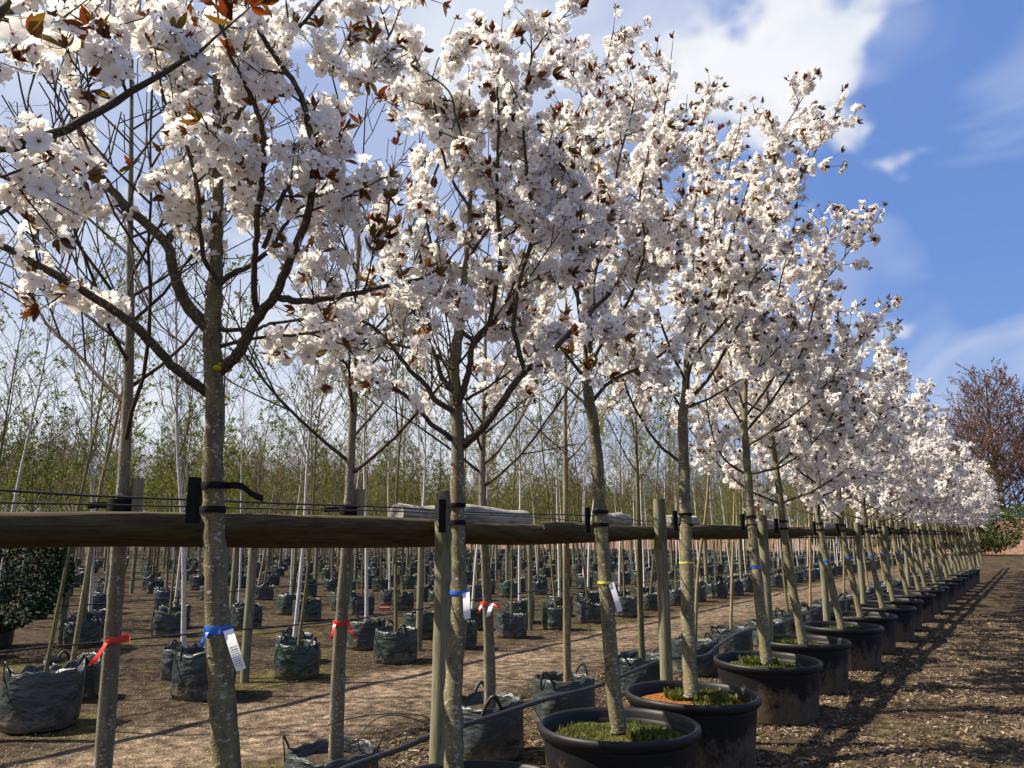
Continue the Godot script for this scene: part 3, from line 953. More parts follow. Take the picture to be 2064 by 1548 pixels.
# ---------------------------------------------------------------- the scene
func trunk_px(l: Array) -> Array:
	var p := []
	for q in l: p.append(on_x(q[0], q[1], q[2]))
	# carry the foot down to the soil
	var d: Vector3 = (p[1] - p[0]).normalized()
	if p[0].y > 0.45: p.insert(0, p[0] - d * ((p[0].y - 0.42) / d.y))
	else: p[0] = p[1] - d * ((p[1].y - 0.42) / d.y)
	return p
const ORD := ["first", "second", "third", "fourth", "fifth", "sixth", "seventh", "eighth", "ninth", "tenth", "eleventh", "twelfth", "thirteenth", "fourteenth", "fifteenth", "sixteenth", "seventeenth", "eighteenth", "nineteenth", "twentieth", "twenty-first", "twenty-second", "twenty-third", "twenty-fourth", "twenty-fifth", "twenty-sixth", "twenty-seventh", "twenty-eighth", "twenty-ninth", "thirtieth"]

func _ready() -> void:
	rng.seed = 20240417
	gn.seed = 3; gn.frequency = 0.35; gn.fractal_octaves = 3
	gn2.seed = 4; gn2.frequency = 1.7; gn2.fractal_octaves = 3
	# camera
	cb = Basis(Vector3.UP, deg_to_rad(33.7235)) * Basis(Vector3.RIGHT, deg_to_rad(11.2744))
	var cam := Camera3D.new()
	cam.name = "camera"; cam.fov = 53.073; cam.near = 0.05; cam.far = 600.0
	cam.transform = Transform3D(cb, CAM)
	add_child(cam); cam.current = true
	# sun: high on the left of the camera
	var az := deg_to_rad(30.0); var el := deg_to_rad(49.0)
	var sun := Vector3(-cos(az) * cos(el), sin(el), sin(az) * cos(el))
	var dl := DirectionalLight3D.new()
	dl.name = "sun"; dl.light_energy = 1.6; dl.light_color = Color(1.0, 0.955, 0.88); dl.light_angular_distance = 0.53; dl.shadow_enabled = true
	add_child(dl)
	dl.basis = Basis.looking_at(-sun, Vector3.UP)
	# sky and exposure
	var we := WorldEnvironment.new()
	we.name = "environment"
	var en := Environment.new()
	var pm := PanoramaSkyMaterial.new()
	pm.panorama = sky_texture(sun)
	var sk := Sky.new(); sk.sky_material = pm
	en.background_mode = Environment.BG_SKY; en.sky = sk; en.background_energy_multiplier = 0.455
	en.tonemap_mode = Environment.TONE_MAPPER_LINEAR; en.tonemap_exposure = 2.2
	en.sdfgi_enabled = true; en.ssao_enabled = true; en.ssil_enabled = true
	we.environment = en
	add_child(we)
	print("sky ", Time.get_ticks_msec())

	make_materials()
	mat("bag_strap", lin(0.016, 0.02, 0.02), 0.6, 0.4)
	print("materials ", Time.get_ticks_msec())
	build_ground()
	build_wall_and_wood()
	make_kinds()
	print("kinds ", Time.get_ticks_msec())
	build_wood_trees()
	build_frame_one()
	build_cherries()
	print("cherries ", Time.get_ticks_msec())
	build_second_row()
	build_nursery()
	scatter()
	build_small_things()
	print("done ", Time.get_ticks_msec())

func build_wall_and_wood() -> void:
	var b := MB.new()
	var x0 := -120.0; var x1 := 60.0; var z := -84.0; var h := 3.1
	b.face([Vector3(x0, -0.1, z), Vector3(x1, -0.1, z), Vector3(x1, h, z), Vector3(x0, h, z)], [Vector2(0, h), Vector2(x1 - x0, h), Vector2(x1 - x0, 0), Vector2(0, 0)])
	b.face([Vector3(x1, -0.1, z - 0.4), Vector3(x0, -0.1, z - 0.4), Vector3(x0, h, z - 0.4), Vector3(x1, h, z - 0.4)])
	b.face([Vector3(x1, -0.1, z), Vector3(x1, -0.1, z - 0.4), Vector3(x1, h, z - 0.4), Vector3(x1, h, z)])
	b.face([Vector3(x0, -0.1, z - 0.4), Vector3(x0, -0.1, z), Vector3(x0, h, z), Vector3(x0, h, z - 0.4)])
	var o := thing("garden_wall", "old red brick wall closing off the far end of the nursery", "wall")
	part(o, "brickwork", b.mesh(M.brick_wall))
	var c := MB.new()
	c.box(Transform3D(Basis(), Vector3((x0 + x1) / 2, h + 0.05, z - 0.2)), Vector3(x1 - x0 + 0.1, 0.1, 0.52))
	part(o, "coping", c.mesh(mat("coping_stone", lin(0.30, 0.26, 0.21), 0.95, 0.2)))
func far_leaves(n: int, centre: Vector3, size: Vector3, leaf: float, c: Color, edge := 0.25) -> MB:
	var b := MB.new()
	var nn := noise(rng.randi() % 9999, 0.33, 3)
	var k := 0
	while k < n:
		var d := rv() * pow(rng.randf(), 0.4)
		var p := centre + d * size
		if nn.get_noise_3dv(p) < rng.randf_range(-0.25, 0.18): continue
		k += 1
		b.col = c * rng.randf_range(0.6, 1.4)
		var e := rv() * leaf; var f := e.cross(rv()).normalized() * leaf * 0.55
		b.face([p, p + e * 0.5 + f, p + e, p + e * 0.5 - f])
	return b
func build_wood_trees() -> void:
	# copper beech beyond the wall
	var P := {"wander": 0.09, "up": 0.05, "gap": 0.62, "along": 0.8, "depth": 2, "rmin": 0.02, "leaves": 14}
	for spec in [[Vector3(-3.0, 0, -106), 20.5, "large copper beech with purple young leaves beyond the far wall"], [Vector3(-15.5, 0, -112), 15.0, "smaller copper beech half hidden behind the cherry blossom"]]:
		var o := thing("beech_tree", spec[2], "tree", "", spec[0])
		var H: float = spec[1]
		var tb := MB.new()
		tb.tube(curve([Vector3.ZERO, Vector3(0.2, H * 0.3, 0), Vector3(-0.1, H * 0.62, 0.1), Vector3(0.1, H * 0.95, 0)], 5), taper(16, 0.45, 0.05), 10)
		part(o, "trunk", tb.mesh(M.brown_bark))
		var b := MB.new(); var lv := []
		for k in 60:
			var t := lerpf(0.07, 0.95, pow(float(k) / 60, 0.85))
			var a := k * 2.4
			var d := (Vector3(cos(a), 0, sin(a)) * (1.1 - 0.5 * t) + Vector3.UP * 0.65).normalized()
			grow(b, Vector3(0, H * t, 0), d, H * 0.42 * (1.15 - t) * rng.randf_range(0.8, 1.15) + 1.0, 0.10 * (1.2 - t), 0, P, lv)
		part(o, "crown", b.mesh(M.red_twig), "stuff")
		part(o, "leaves", leaves_mb(lv, 0.19, Color(0.19, 0.10, 0.082)).mesh(M.green_leaf), "stuff")
	# belt of trees beyond the wall and on the far left: one mass
	var lists := {}
	for k in 640:
		var p := Vector3.ZERO
		if k < 260: p = Vector3(rng.randf_range(-95, -4), 0, rng.randf_range(-112, -88))
		else: p = Vector3(rng.randf_range(-90, -56), 0, rng.randf_range(-84, -8))
		var kind: String = ["leafy", "grey", "olive", "leafy", "birch", "russet", "grey", "russet"][rng.randi() % 8]
		var key := kind + str(rng.randi() % 3)
		var s := rng.randf_range(1.6, 2.4) if k < 260 else rng.randf_range(1.7, 2.7)
		if not lists.has(key): lists[key] = []
		lists[key].append(Transform3D(Basis(Vector3.UP, rng.randf() * TAU).scaled(Vector3(s * 1.25, s, s * 1.25)), p))
	for key in lists:
		var me: ArrayMesh = kinds[key.left(-1)][int(key.right(1))][3]
		tag(copies(self, "distant_wood", me, lists[key]), "hazy belt of budding trees beyond the rows of bagged trees", "trees", "distant belt of budding trees")
	# shrubs in front of the wall at its right end
	for spec in [[Vector3(-4.6, 0, -76), Vector3(4.2, 2.3, 2.2), "broad green shrub before the far brick wall at the end of the cherry row"], [Vector3(-9.5, 0, -78), Vector3(3.6, 2.4, 2.0), "lower green shrub before the brick wall, next to the broad one"], [Vector3(-14.5, 0, -77), Vector3(3.8, 2.3, 2.0), "green shrub before the brick wall, second past the broad one"], [Vector3(6.5, 0, -88), Vector3(5.0, 2.6, 2.5), "tall green shrub rising behind the brick wall past the track"], [Vector3(1.5, 0, -90), Vector3(4.6, 2.8, 2.5), "tallest green shrub behind the brick wall under the copper beech"]]:
		var s: Vector3 = spec[1]
		var o := thing("green_shrub", spec[2], "shrub", "shrubs by the brick wall", spec[0])
		var st := MB.new()
		for k in 5:
			st.tube(curve([Vector3(rng.randf_range(-0.4, 0.4), 0, 0), Vector3(rng.randf_range(-1, 1), s.y * 0.6, 0), Vector3(rng.randf_range(-2, 2), s.y * 1.3, rng.randf_range(-1, 1))], 3), taper(7, 0.06, 0.02), 5)
		part(o, "stems", st.mesh(M.olive_twig))
		part(o, "foliage", far_leaves(11000, Vector3(0, s.y * 0.95, 0), s * Vector3(1, 0.95, 1), 0.15, Color(0.060, 0.078, 0.018)).mesh(M.green_leaf), "stuff")

func rail_y(z: float) -> float:
	return 1.532 + 0.006 * clampf(-z - 2.0, 0.0, 25.0)
func build_frame_one() -> void:
	# posts
	for k in 17:
		var z := -3.04 - 2.74 * k
		var px := -2.44
		var g := ground_y(px, z)
		var top := 1.73 if k != 1 else 1.80
		log_along("timber_post", ("round timber post behind the pots, %s from the one beside the slim forked cherry" % ORD[k - 1]) if k > 0 else "round pale timber post close behind the slim forked cherry", Vector3(px, g - 0.15, z), Vector3(px + rng.randf_range(-0.015, 0.015), top, z), 0.047, "post_wood", "posts of the cherry row frame", 16, "post")
	# front rail in logs butted end to end
	var ends := [1.6, -4.1, -9.8, -15.5, -21.2, -26.9, -32.6, -38.3, -46.0]
	for k in ends.size() - 1:
		var x := -2.535
		var r := 0.044 if k > 0 else 0.042
		log_along("timber_rail", "dark mossy round rail behind the cherry trunks, %s length from the hedge end" % ORD[k], Vector3(x, rail_y(ends[k]), ends[k]), Vector3(x, rail_y(ends[k + 1]), ends[k + 1] + 0.004), r, "rail_wood", "front rail logs")
		log_along("timber_rail", "lower dark rail fixed along the far side of the posts, %s length" % ORD[k], Vector3(x - 0.16, rail_y(ends[k]) - 0.045, ends[k] + 0.7), Vector3(x - 0.16, rail_y(ends[k + 1]) - 0.045, ends[k + 1] + 0.704), 0.04, "rail_wood", "back rail logs")
	var pk := 0
	for s in [[-2.98, -4.2], [-5.25, -5.7], [-6.5, -7.2], [-8.9, -10.3], [-12.6, -13.9]]:
		log_along("weathered_plank", "bleached grey log on the back rail, %s from the slim forked cherry" % ORD[pk], Vector3(-2.70, rail_y(s[0]) + 0.083, s[0]), Vector3(-2.70, rail_y(s[1]) + 0.075, s[1]), 0.055, "weathered_wood", "bleached logs on the rail", 14, "plank")
		pk += 1
	# wires along the rail top
	var w := []
	for q in [[-200, 978], [0, 988], [200, 1000], [405, 1008], [600, 1016], [780, 1022], [905, 1030], [1060, 1036], [1200, 1040]]: w.append(on_x(q[0], q[1], -2.50))
	for k in 8: w.append(Vector3(-2.50, rail_y(-5.0 - 4 * k) + 0.06 - 0.012 * (k % 2), -6.5 - 4 * k))
	pipe("rail_cable", "upper thin black cable strung along the top of the dark rail", w, 0.004, "black_pipe", "cable", "", 4, 6)
	w = []
	for q in [[-200, 1004], [0, 1013], [200, 1017], [405, 1022], [600, 1027], [780, 1030], [905, 1036], [1060, 1041]]: w.append(on_x(q[0], q[1], -2.53))
	for k in 8: w.append(Vector3(-2.53, rail_y(-4.5 - 4 * k) + 0.05, -5.5 - 4 * k))
	pipe("rail_cable", "lower thin black cable lying just above the dark rail", w, 0.003, "black_pipe", "cable", "", 4, 6)
	# drip main low behind the pots
	w = []
	for q in [[560, 1610], [700, 1548], [800, 1512], [890, 1476], [1000, 1442], [1100, 1410], [1200, 1384], [1280, 1352], [1345, 1328], [1420, 1322], [1450, 1300], [1500, 1272]]: w.append(on_x(q[0], q[1], -2.62))
	for k in 9: w.append(Vector3(-2.62, 0.50 + 0.05 * sin(k * 2.1), -9.6 - 3.0 * k))
	pipe("drip_pipe", "thick black irrigation pipe sagging behind the black pots", w, 0.014, "black_pipe", "pipe", "", 6, 10)
	var kk := 0
	for l in [[[[662, 1462], [690, 1452], [760, 1440], [850, 1442], [880, 1470]], "long thin dripper tube arching from pipe to silvery bag"], [[[728, 1478], [760, 1448], [800, 1442], [850, 1455], [868, 1480]], "thin dripper tube looping low beside the pale post"], [[[770, 1510], [790, 1490], [830, 1468], [862, 1472], [874, 1480]], "short thin dripper tube bowed above the black pipe"], [[[806, 1505], [820, 1485], [845, 1471], [866, 1474], [876, 1482]], "shortest dripper tube curling over the black pipe"], [[[722, 1490], [728, 1515], [760, 1520], [790, 1496]], "thin dripper tube hanging under the silvery bag rim"], [[[1040, 1425], [1062, 1452], [1090, 1456], [1075, 1425]], "dripper tube loop hanging beside the bag under the tan tree"], [[[1250, 1398], [1275, 1342], [1320, 1332], [1345, 1345], [1390, 1400]], "dripper tube arching into the pot of orange mulch"]]:
		var pts := []
		for q in l[0]: pts.append(on_x(q[0], q[1], -2.66 - 0.1 * kk * 0.3))
		pipe("dripper_tube", l[1], pts, 0.0028, "black_pipe", "tube", "thin dripper tubes", 6, 5)
		kk += 1

func build_cherries() -> void:
	make_blossom(); make_pot(); make_weeds()
	var roots := []
	# T0, left of the frame, reaching in with its limbs
	var t0 := [Vector3(-2.07, 0.42, 0.02), Vector3(-2.15, 1.0, -0.03), Vector3(-2.22, 1.6, -0.06), Vector3(-2.24, 2.0, -0.08), Vector3(-2.22, 2.6, -0.1), Vector3(-2.2, 3.3, -0.1)]
	var fork := Vector3(-2.235, 2.0, -0.09)
	cherry("flowering cherry reaching blossom branches in over the mossy cherry with the printed label", t0, [0.048, 0.042, 0.038, 0.026, 0.012], [
		[[fork, at_depth(-330, 400, 1.45), at_depth(-60, 305, 1.5), at_depth(75, 285, 1.55), at_depth(230, 205, 1.62), at_depth(395, 108, 1.72)], 0.019, 0.005, 0.45],
		[[fork + Vector3(0, 0.1, 0), at_depth(-160, 140, 1.5), at_depth(0, 25, 1.6), at_depth(40, -40, 1.65), at_depth(120, -160, 1.8)], 0.014, 0.005, 0.3],
		[[fork - Vector3(0, 0.05, 0), at_depth(-260, 520, 1.5), at_depth(-80, 470, 1.62), at_depth(15, 420, 1.72)], 0.010, 0.004, 0.4],
		[[fork + Vector3(0, 0.3, 0), at_depth(-120, 60, 1.75), at_depth(60, 20, 2.0), at_depth(190, 60, 2.1)], 0.010, 0.004, 0.4]], 300, 0.6, 0.16, 0.16, 0.36)
	roots.append(t0[0])
	# T1
	var t1 := trunk_px([[457, 1548, -2.11], [448, 1400, -2.14], [440, 1250, -2.18], [432, 1080, -2.22], [430, 950, -2.23], [433, 850, -2.23], [431, 760, -2.23], [427, 690, -2.23], [431, 620, -2.23], [434, 560, -2.23], [437, 480, -2.23], [440, 400, -2.23], [438, 300, -2.23], [437, 200, -2.23], [435, 90, -2.23], [440, -40, -2.23], [446, -160, -2.23]])
	var D := depth_of(t1[8])
	cherry("flowering cherry with thick mossy trunk, blue ribbon and printed white label", t1, [0.045, 0.040, 0.034, 0.031, 0.029, 0.022, 0.016, 0.010, 0.006], [
		limb([[418, 792], [385, 768], [345, 735], [280, 665], [215, 615], [120, 560], [50, 520], [0, 495], [-110, 440]], D, -0.25, 0.018, 0.010, 0.42),
		limb([[428, 668], [400, 640], [370, 605], [350, 545], [333, 488], [270, 430], [215, 370], [180, 310], [150, 230], [140, 120], [120, 10]], D, 0.15, 0.024, 0.006, 0.42),
		limb([[336, 490], [360, 452], [385, 400], [425, 320], [450, 250], [480, 180], [560, 110]], D + 0.08, 0.25, 0.016, 0.006, 0.25),
		limb([[442, 748], [480, 712], [508, 660], [530, 625], [554, 597], [581, 531], [612, 457], [630, 380], [624, 263], [597, 174], [543, 97], [500, 15], [490, -60]], D, -0.3, 0.020, 0.005, 0.35),
		limb([[520, 640], [513, 597], [513, 523], [519, 446], [531, 330], [531, 271], [515, 217], [488, 155], [473, 132], [440, 40]], D - 0.06, -0.35, 0.011, 0.005, 0.35),
		limb([[556, 597], [600, 607], [650, 604], [707, 592], [827, 567], [880, 545]], D - 0.1, 0.35, 0.013, 0.006, 0.3),
		limb([[440, 572], [475, 548], [504, 535], [550, 500], [562, 473], [593, 430], [650, 380], [700, 300]], D, 0.3, 0.011, 0.004, 0.3),
		limb([[438, 560], [415, 530], [404, 480], [400, 400], [380, 300], [330, 200], [300, 60]], D, -0.2, 0.009, 0.004, 0.4),
		limb([[444, 664], [512, 664], [544, 653], [620, 640], [690, 600]], D, 0.5, 0.008, 0.004, 0.45),
		limb([[446, 698], [512, 681], [604, 674], [680, 660]], D, 0.4, 0.007, 0.004, 0.5),
		limb([[440, 300], [500, 200], [600, 60], [680, -30], [760, -80]], D, 0.1, 0.010, 0.004, 0.2),
		limb([[438, 330], [380, 200], [300, 90], [230, -20]], D, 0.25, 0.009, 0.004, 0.2),
		limb([[531, 500], [600, 330], [680, 230], [740, 150], [790, 60]], D + 0.05, 0.25, 0.009, 0.004, 0.2)], 300, 0.62, 0.125, 0.16, 0.36)
	roots.append(t1[0])
	# T2
	var t2 := trunk_px([[915, 1480, -2.09], [914, 1380, -2.12], [924, 1250, -2.15], [925, 1150, -2.18], [922, 1040, -2.20], [922, 880, -2.22], [920, 802, -2.22], [914, 748, -2.22], [921, 695, -2.22], [928, 642, -2.22], [931, 603, -2.22], [940, 520, -2.22], [948, 400, -2.22], [950, 260, -2.22], [946, 180, -2.22]])
	D = depth_of(t2[6])
	cherry("flowering cherry with slim forked trunk, blue ribbon and blank white tag", t2, [0.041, 0.038, 0.033, 0.030, 0.027, 0.018, 0.011, 0.005], [
		limb([[910, 885], [900, 875], [870, 855], [840, 820], [815, 795], [785, 780], [740, 765]], D, -0.2, 0.014, 0.006, 0.5),
		limb([[912, 828], [877, 805], [856, 773], [831, 752], [809, 724], [770, 674], [720, 640], [660, 610]], D, -0.25, 0.014, 0.005, 0.4),
		limb([[912, 785], [891, 763], [880, 727], [866, 692], [848, 653], [833, 628], [800, 540], [780, 460], [790, 380]], D, 0.15, 0.014, 0.005, 0.3),
		limb([[915, 745], [873, 713], [820, 699], [760, 690], [690, 700], [640, 720]], D, 0.3, 0.009, 0.004, 0.4),
		limb([[930, 900], [945, 888], [976, 858], [1008, 816], [1058, 748], [1097, 727], [1132, 688], [1180, 640], [1230, 590]], D, -0.15, 0.022, 0.008, 0.5),
		limb([[1058, 748], [1044, 699], [1035, 653], [1050, 560], [1075, 460], [1060, 330], [1056, 234], [1071, 120], [1100, 70]], D - 0.08, -0.1, 0.013, 0.004, 0.25),
		limb([[924, 815], [937, 777], [948, 731], [955, 688], [990, 653], [1026, 631], [1054, 603], [1097, 571], [1147, 521], [1165, 460], [1180, 390]], D, 0.2, 0.017, 0.006, 0.3),
		limb([[955, 688], [934, 670], [905, 635], [891, 603], [870, 500], [860, 400], [897, 281], [836, 210]], D + 0.06, 0.3, 0.012, 0.004, 0.25),
		limb([[940, 805], [983, 780], [1040, 741], [1090, 700]], D, 0.45, 0.008, 0.004, 0.4),
		limb([[985, 655], [1008, 522], [1002, 407], [1003, 320], [1005, 230], [1002, 170], [1003, 105]], D + 0.03, -0.2, 0.011, 0.004, 0.15),
		limb([[948, 330], [920, 240], [903, 183], [842, 135]], D, 0.0, 0.007, 0.003, 0.2),
		limb([[948, 420], [900, 340], [880, 230], [870, 170], [885, 115]], D, 0.15, 0.008, 0.003, 0.2),
		limb([[945, 520], [1000, 440], [1080, 340], [1120, 280], [1160, 230]], D, 0.35, 0.009, 0.003, 0.2)], 300, 0.64, 0.098, 0.2, 0.44)
	roots.append(t2[0])
	# T3
	var t3 := trunk_px([[1248, 1472, -2.07], [1236, 1380, -2.10], [1224, 1220, -2.15], [1211, 1050, -2.21], [1205, 940, -2.23], [1195, 850, -2.24], [1184, 780, -2.25], [1186, 700, -2.25], [1191, 603, -2.25], [1200, 521, -2.25], [1206, 420, -2.25], [1202, 300, -2.25], [1220, 150, -2.25], [1236, 60, -2.25]])
	D = depth_of(t3[6])
	cherry("leaning flowering cherry with a lopped stub, yellow band and hanging white tag", t3, [0.046, 0.042, 0.038, 0.035, 0.026, 0.016, 0.010, 0.004], [
		limb([[1186, 700], [1207, 607], [1239, 575], [1289, 521], [1330, 420], [1330, 300], [1352, 136]], D, -0.2, 0.015, 0.004, 0.2),
		limb([[1184, 730], [1165, 600], [1175, 450], [1180, 300], [1175, 200], [1128, 105]], D, 0.2, 0.013, 0.004, 0.2),
		limb([[1188, 815], [1175, 809], [1147, 784], [1122, 759], [1070, 745], [1010, 740]], D, 0.25, 0.012, 0.005, 0.3),
		limb([[1192, 810], [1230, 770], [1290, 740], [1350, 700], [1400, 640]], D, 0.1, 0.013, 0.005, 0.35),
		limb([[1186, 745], [1230, 660], [1270, 600], [1300, 500], [1290, 400], [1310, 290]], D, -0.4, 0.013, 0.004, 0.2),
		limb([[1184, 770], [1130, 700], [1080, 640], [1060, 540], [1100, 440]], D, -0.3, 0.012, 0.004, 0.25),
		limb([[1190, 660], [1150, 560], [1120, 450], [1150, 330], [1240, 240], [1260, 170]], D, 0.45, 0.012, 0.004, 0.2),
		limb([[1196, 560], [1230, 440], [1245, 340], [1270, 240], [1280, 200]], D, 0.1, 0.010, 0.004, 0.15)], 300, 0.62, 0.092, 0.22, 0.48)
	roots.append(t3[0])
	# T4
	var t4 := trunk_px([[1393, 1398, -2.08], [1388, 1300, -2.11], [1385, 1200, -2.14], [1382, 1050, -2.2], [1379, 950, -2.22], [1376, 850, -2.23], [1381, 800, -2.23], [1384, 738, -2.23], [1387, 690, -2.23], [1393, 600, -2.23], [1398, 500, -2.23], [1402, 400, -2.23], [1412, 290, -2.23], [1429, 172, -2.23]])
	D = depth_of(t4[6])
	cherry("flowering cherry with yellow band standing in the pot of orange mulch", t4, [0.052, 0.048, 0.043, 0.038, 0.024, 0.014, 0.009, 0.004], [
		limb([[1384, 806], [1418, 776], [1451, 726], [1501, 625], [1530, 520], [1565, 440], [1637, 318], [1684, 232]], D, -0.2, 0.017, 0.004, 0.25),
		limb([[1386, 720], [1440, 620], [1470, 500], [1517, 353], [1560, 290], [1618, 198]], D, 0.2, 0.013, 0.004, 0.2),
		limb([[1372, 930], [1359, 922], [1325, 893], [1296, 851], [1275, 813], [1250, 740], [1240, 660]], D, -0.1, 0.014, 0.006, 0.35),
		limb([[1384, 822], [1434, 801], [1468, 780], [1530, 740], [1590, 680]], D, 0.1, 0.012, 0.005, 0.35),
		limb([[1383, 770], [1350, 700], [1320, 600], [1300, 450], [1310, 330], [1290, 250]], D, -0.1, 0.012, 0.004, 0.2),
		limb([[1384, 740], [1420, 640], [1450, 560], [1440, 440], [1470, 330], [1490, 260]], D, 0.5, 0.012, 0.004, 0.2),
		limb([[1382, 800], [1400, 720], [1460, 650], [1520, 560], [1580, 500]], D, -0.5, 0.012, 0.004, 0.25),
		limb([[1380, 830], [1330, 760], [1280, 700], [1230, 620]], D, 0.35, 0.011, 0.004, 0.25)], 300, 0.66, 0.08, 0.22, 0.50)
	roots.append(t4[0])
	# T5
	var t5 := trunk_px([[1546, 1335, -2.07], [1536, 1250, -2.10], [1521, 1120, -2.17], [1510, 1000, -2.22], [1505, 920, -2.23], [1500, 830, -2.24], [1508, 700, -2.24], [1525, 580, -2.24], [1540, 470, -2.24], [1556, 400, -2.24]])
	D = depth_of(t5[5])
	cherry("flowering cherry with a dark blue band and low wide forks behind leafy weeds", t5, [0.052, 0.046, 0.040, 0.034, 0.02, 0.010, 0.004], [
		limb([[1502, 870], [1560, 800], [1620, 700], [1649, 593], [1700, 520], [1765, 446]], D, -0.2, 0.015, 0.004, 0.25),
		limb([[1502, 840], [1570, 740], [1610, 600], [1650, 500], [1722, 440]], D, 0.2, 0.013, 0.004, 0.2),
		limb([[1508, 958], [1485, 945], [1465, 930], [1445, 900], [1430, 850], [1420, 780]], D, 0.0, 0.013, 0.005, 0.35),
		limb([[1510, 955], [1560, 945], [1600, 925], [1650, 880], [1700, 800]], D, -0.2, 0.013, 0.005, 0.4),
		limb([[1500, 825], [1470, 720], [1460, 620], [1450, 500], [1440, 430]], D, 0.15, 0.012, 0.004, 0.2),
		limb([[1506, 900], [1580, 850], [1660, 780], [1720, 700], [1770, 640]], D, 0.0, 0.012, 0.004, 0.3),
		limb([[1503, 780], [1550, 660], [1580, 540], [1600, 470]], D, -0.5, 0.011, 0.004, 0.2),
		limb([[1500, 860], [1450, 780], [1420, 700], [1400, 600]], D, -0.4, 0.011, 0.004, 0.25)], 300, 0.66, 0.08, 0.22, 0.50)
	roots.append(t5[0])
	# the rest of the row
	for k in 22:
		var z := -8.62 - 1.53 * k + rng.randf_range(-0.1, 0.1)
		if k == 0: z = -8.5
		var x := -2.07 + rng.randf_range(-0.04, 0.04)
		var gy := 0.42 if k < 15 else 0.31
		var base := Vector3(x, gy, z)
		var fk := Vector3(x - 0.16 + rng.randf_range(-0.04, 0.04), rng.randf_range(1.85, 2.1), z - 0.02)
		var top := fk + Vector3(rng.randf_range(-0.15, 0.2), rng.randf_range(1.85, 2.2), rng.randf_range(-0.15, 0.15))
		var r := rng.randf_range(0.040, 0.047)
		var limbs := []
		var n := 9
		for i in n:
			var a := i * 2.4 + rng.randf_range(-0.4, 0.4) + k
			var o := Vector3(cos(a), 0, sin(a))
			var st := fk.lerp(top, clampf((i - 1.5) / 11.0, 0.0, 1.0))
			if i < 2: st.y -= 0.12
			var R := rng.randf_range(0.95, 1.35) * (1.0 - 0.045 * i)
			limbs.append([[st, st + o * R * 0.35 + Vector3.UP * 0.16, st + o * R * 0.7 + Vector3.UP * 0.5, st + o * R + Vector3.UP * rng.randf_range(0.75, 1.25)], 0.013, 0.004, 0.25])
		cherry("flowering cherry in the row, %s beyond the one with the dark blue band" % ORD[k], [base, base.lerp(fk, 0.5) + Vector3(-0.02, 0, 0), fk, fk.lerp(top, 0.5) + rv() * 0.03, top], [r, r * 0.88, r * 0.75, r * 0.3, 0.004], limbs, 0, 0.78, 0.095, 0.2, 0.5)
		roots.append(base)
	# pots
	var names := ["black pot below the cherry reaching in from the side", "black pot below the thick mossy cherry with the printed label", "black pot with bare rim below the slim forked cherry", "black pot full of moss and grass below the leaning cherry", "black pot of orange mulch and moss with a dark empty front", "black pot with muddy lower side and leafy weeds below the blue-banded cherry"]
	for k in roots.size():
		var c: Vector3 = roots[k]
		if k == 2: c.z -= 0.12
		if k >= 21:
			continue
		var label: String = names[k] if k < 6 else "black pot in the row, %s beyond the muddy one with leafy weeds" % ORD[k - 6]
		var gy := ground_y(c.x, c.z)
		var o := thing("plant_pot", label, "plant pot", "large black pots under the cherries", Vector3(c.x, gy - 0.012, c.z))
		o.rotation = Vector3(rng.randf_range(-0.012, 0.012), rng.randf() * TAU, rng.randf_range(-0.012, 0.012))
		part(o, "wall", pot_parts[0]); part(o, "rim", pot_parts[1])
		var sm := "soil" if k in [2, 7, 9, 12] else "moss"
		part(o, "soil", pot_parts[2].mesh(M[sm] if k != 4 else M.orange_mulch))
		# weeds growing in the pot
		var n := 3
		if k == 2: n = 1
		for i in n:
			var a := rng.randf() * TAU; var rad := rng.randf_range(0.10, 0.25)
			var w := solo("weed_clump", weeds[(rng.randi() % 4) if k != 3 else i % 2], "green weeds in the %s" % label.trim_prefix("black "), "weeds", "weeds in the cherry pots", "stuff")
			w.transform = Transform3D(Basis(Vector3.UP, rng.randf() * TAU).scaled(Vector3.ONE * rng.randf_range(0.75, 1.1)), Vector3(c.x + cos(a) * rad, gy + 0.418, c.z + sin(a) * rad))
	# ties
	var ties := [[432, 1008, 0.0375, "black double tie with a loose end on the mossy cherry", true], [922, 1040, 0.035, "black tie on the slim forked cherry", false], [1212, 1048, 0.040, "black tie on the leaning cherry", false], [1382, 1050, 0.041, "black tie on the cherry over the orange mulch", false], [1513, 1052, 0.040, "black tie on the cherry with the dark blue band", false]]
	for q in ties:
		var sa := stem_at(ties.find(q) + 1, on_x(q[0], q[1], -2.215).y)
		tie(sa[0], sa[1] + 0.004, q[3], q[4])
	for k in 17:
		var c: Vector3 = roots[k + 6]
		var sa := stem_at(k + 6, 1.62)
		tie(sa[0], sa[1] + 0.004, "black tie on a cherry, %s beyond the blue-banded cherry" % ORD[k], false)
	# ribbons and labels
	for q in [[1, 440, 1268, "blue_ribbon", "blue ribbon with printed white label on the mossy cherry", [Vector3(-0.02, -0.05, 0.01)], 0.115, true, 0.024, 0.42], [2, 924, 1194, "blue_ribbon", "blue ribbon with blank white tag on the slim forked cherry", [], 0.11, false, 0.018, 0.05], [3, 1221, 1174, "yellow_ribbon", "yellow band with white tag on the leaning cherry", [], 0.16, false, 0.014, 0.3], [4, 1385, 1134, "yellow_ribbon", "yellow band on the cherry over the orange mulch", [], 0.0, false, 0.012, 0.0], [5, 1523, 1142, "blue_ribbon", "dark blue band on the fork-crowned cherry behind leafy weeds", [], 0.0, false, 0.025, 0.0]]:
		var sa := stem_at(q[0], on_x(q[1], q[2], -2.17).y)
		ribbon(sa[0], sa[1] + 0.004, q[3], q[4], q[5], q[6], q[7], q[8], q[9])
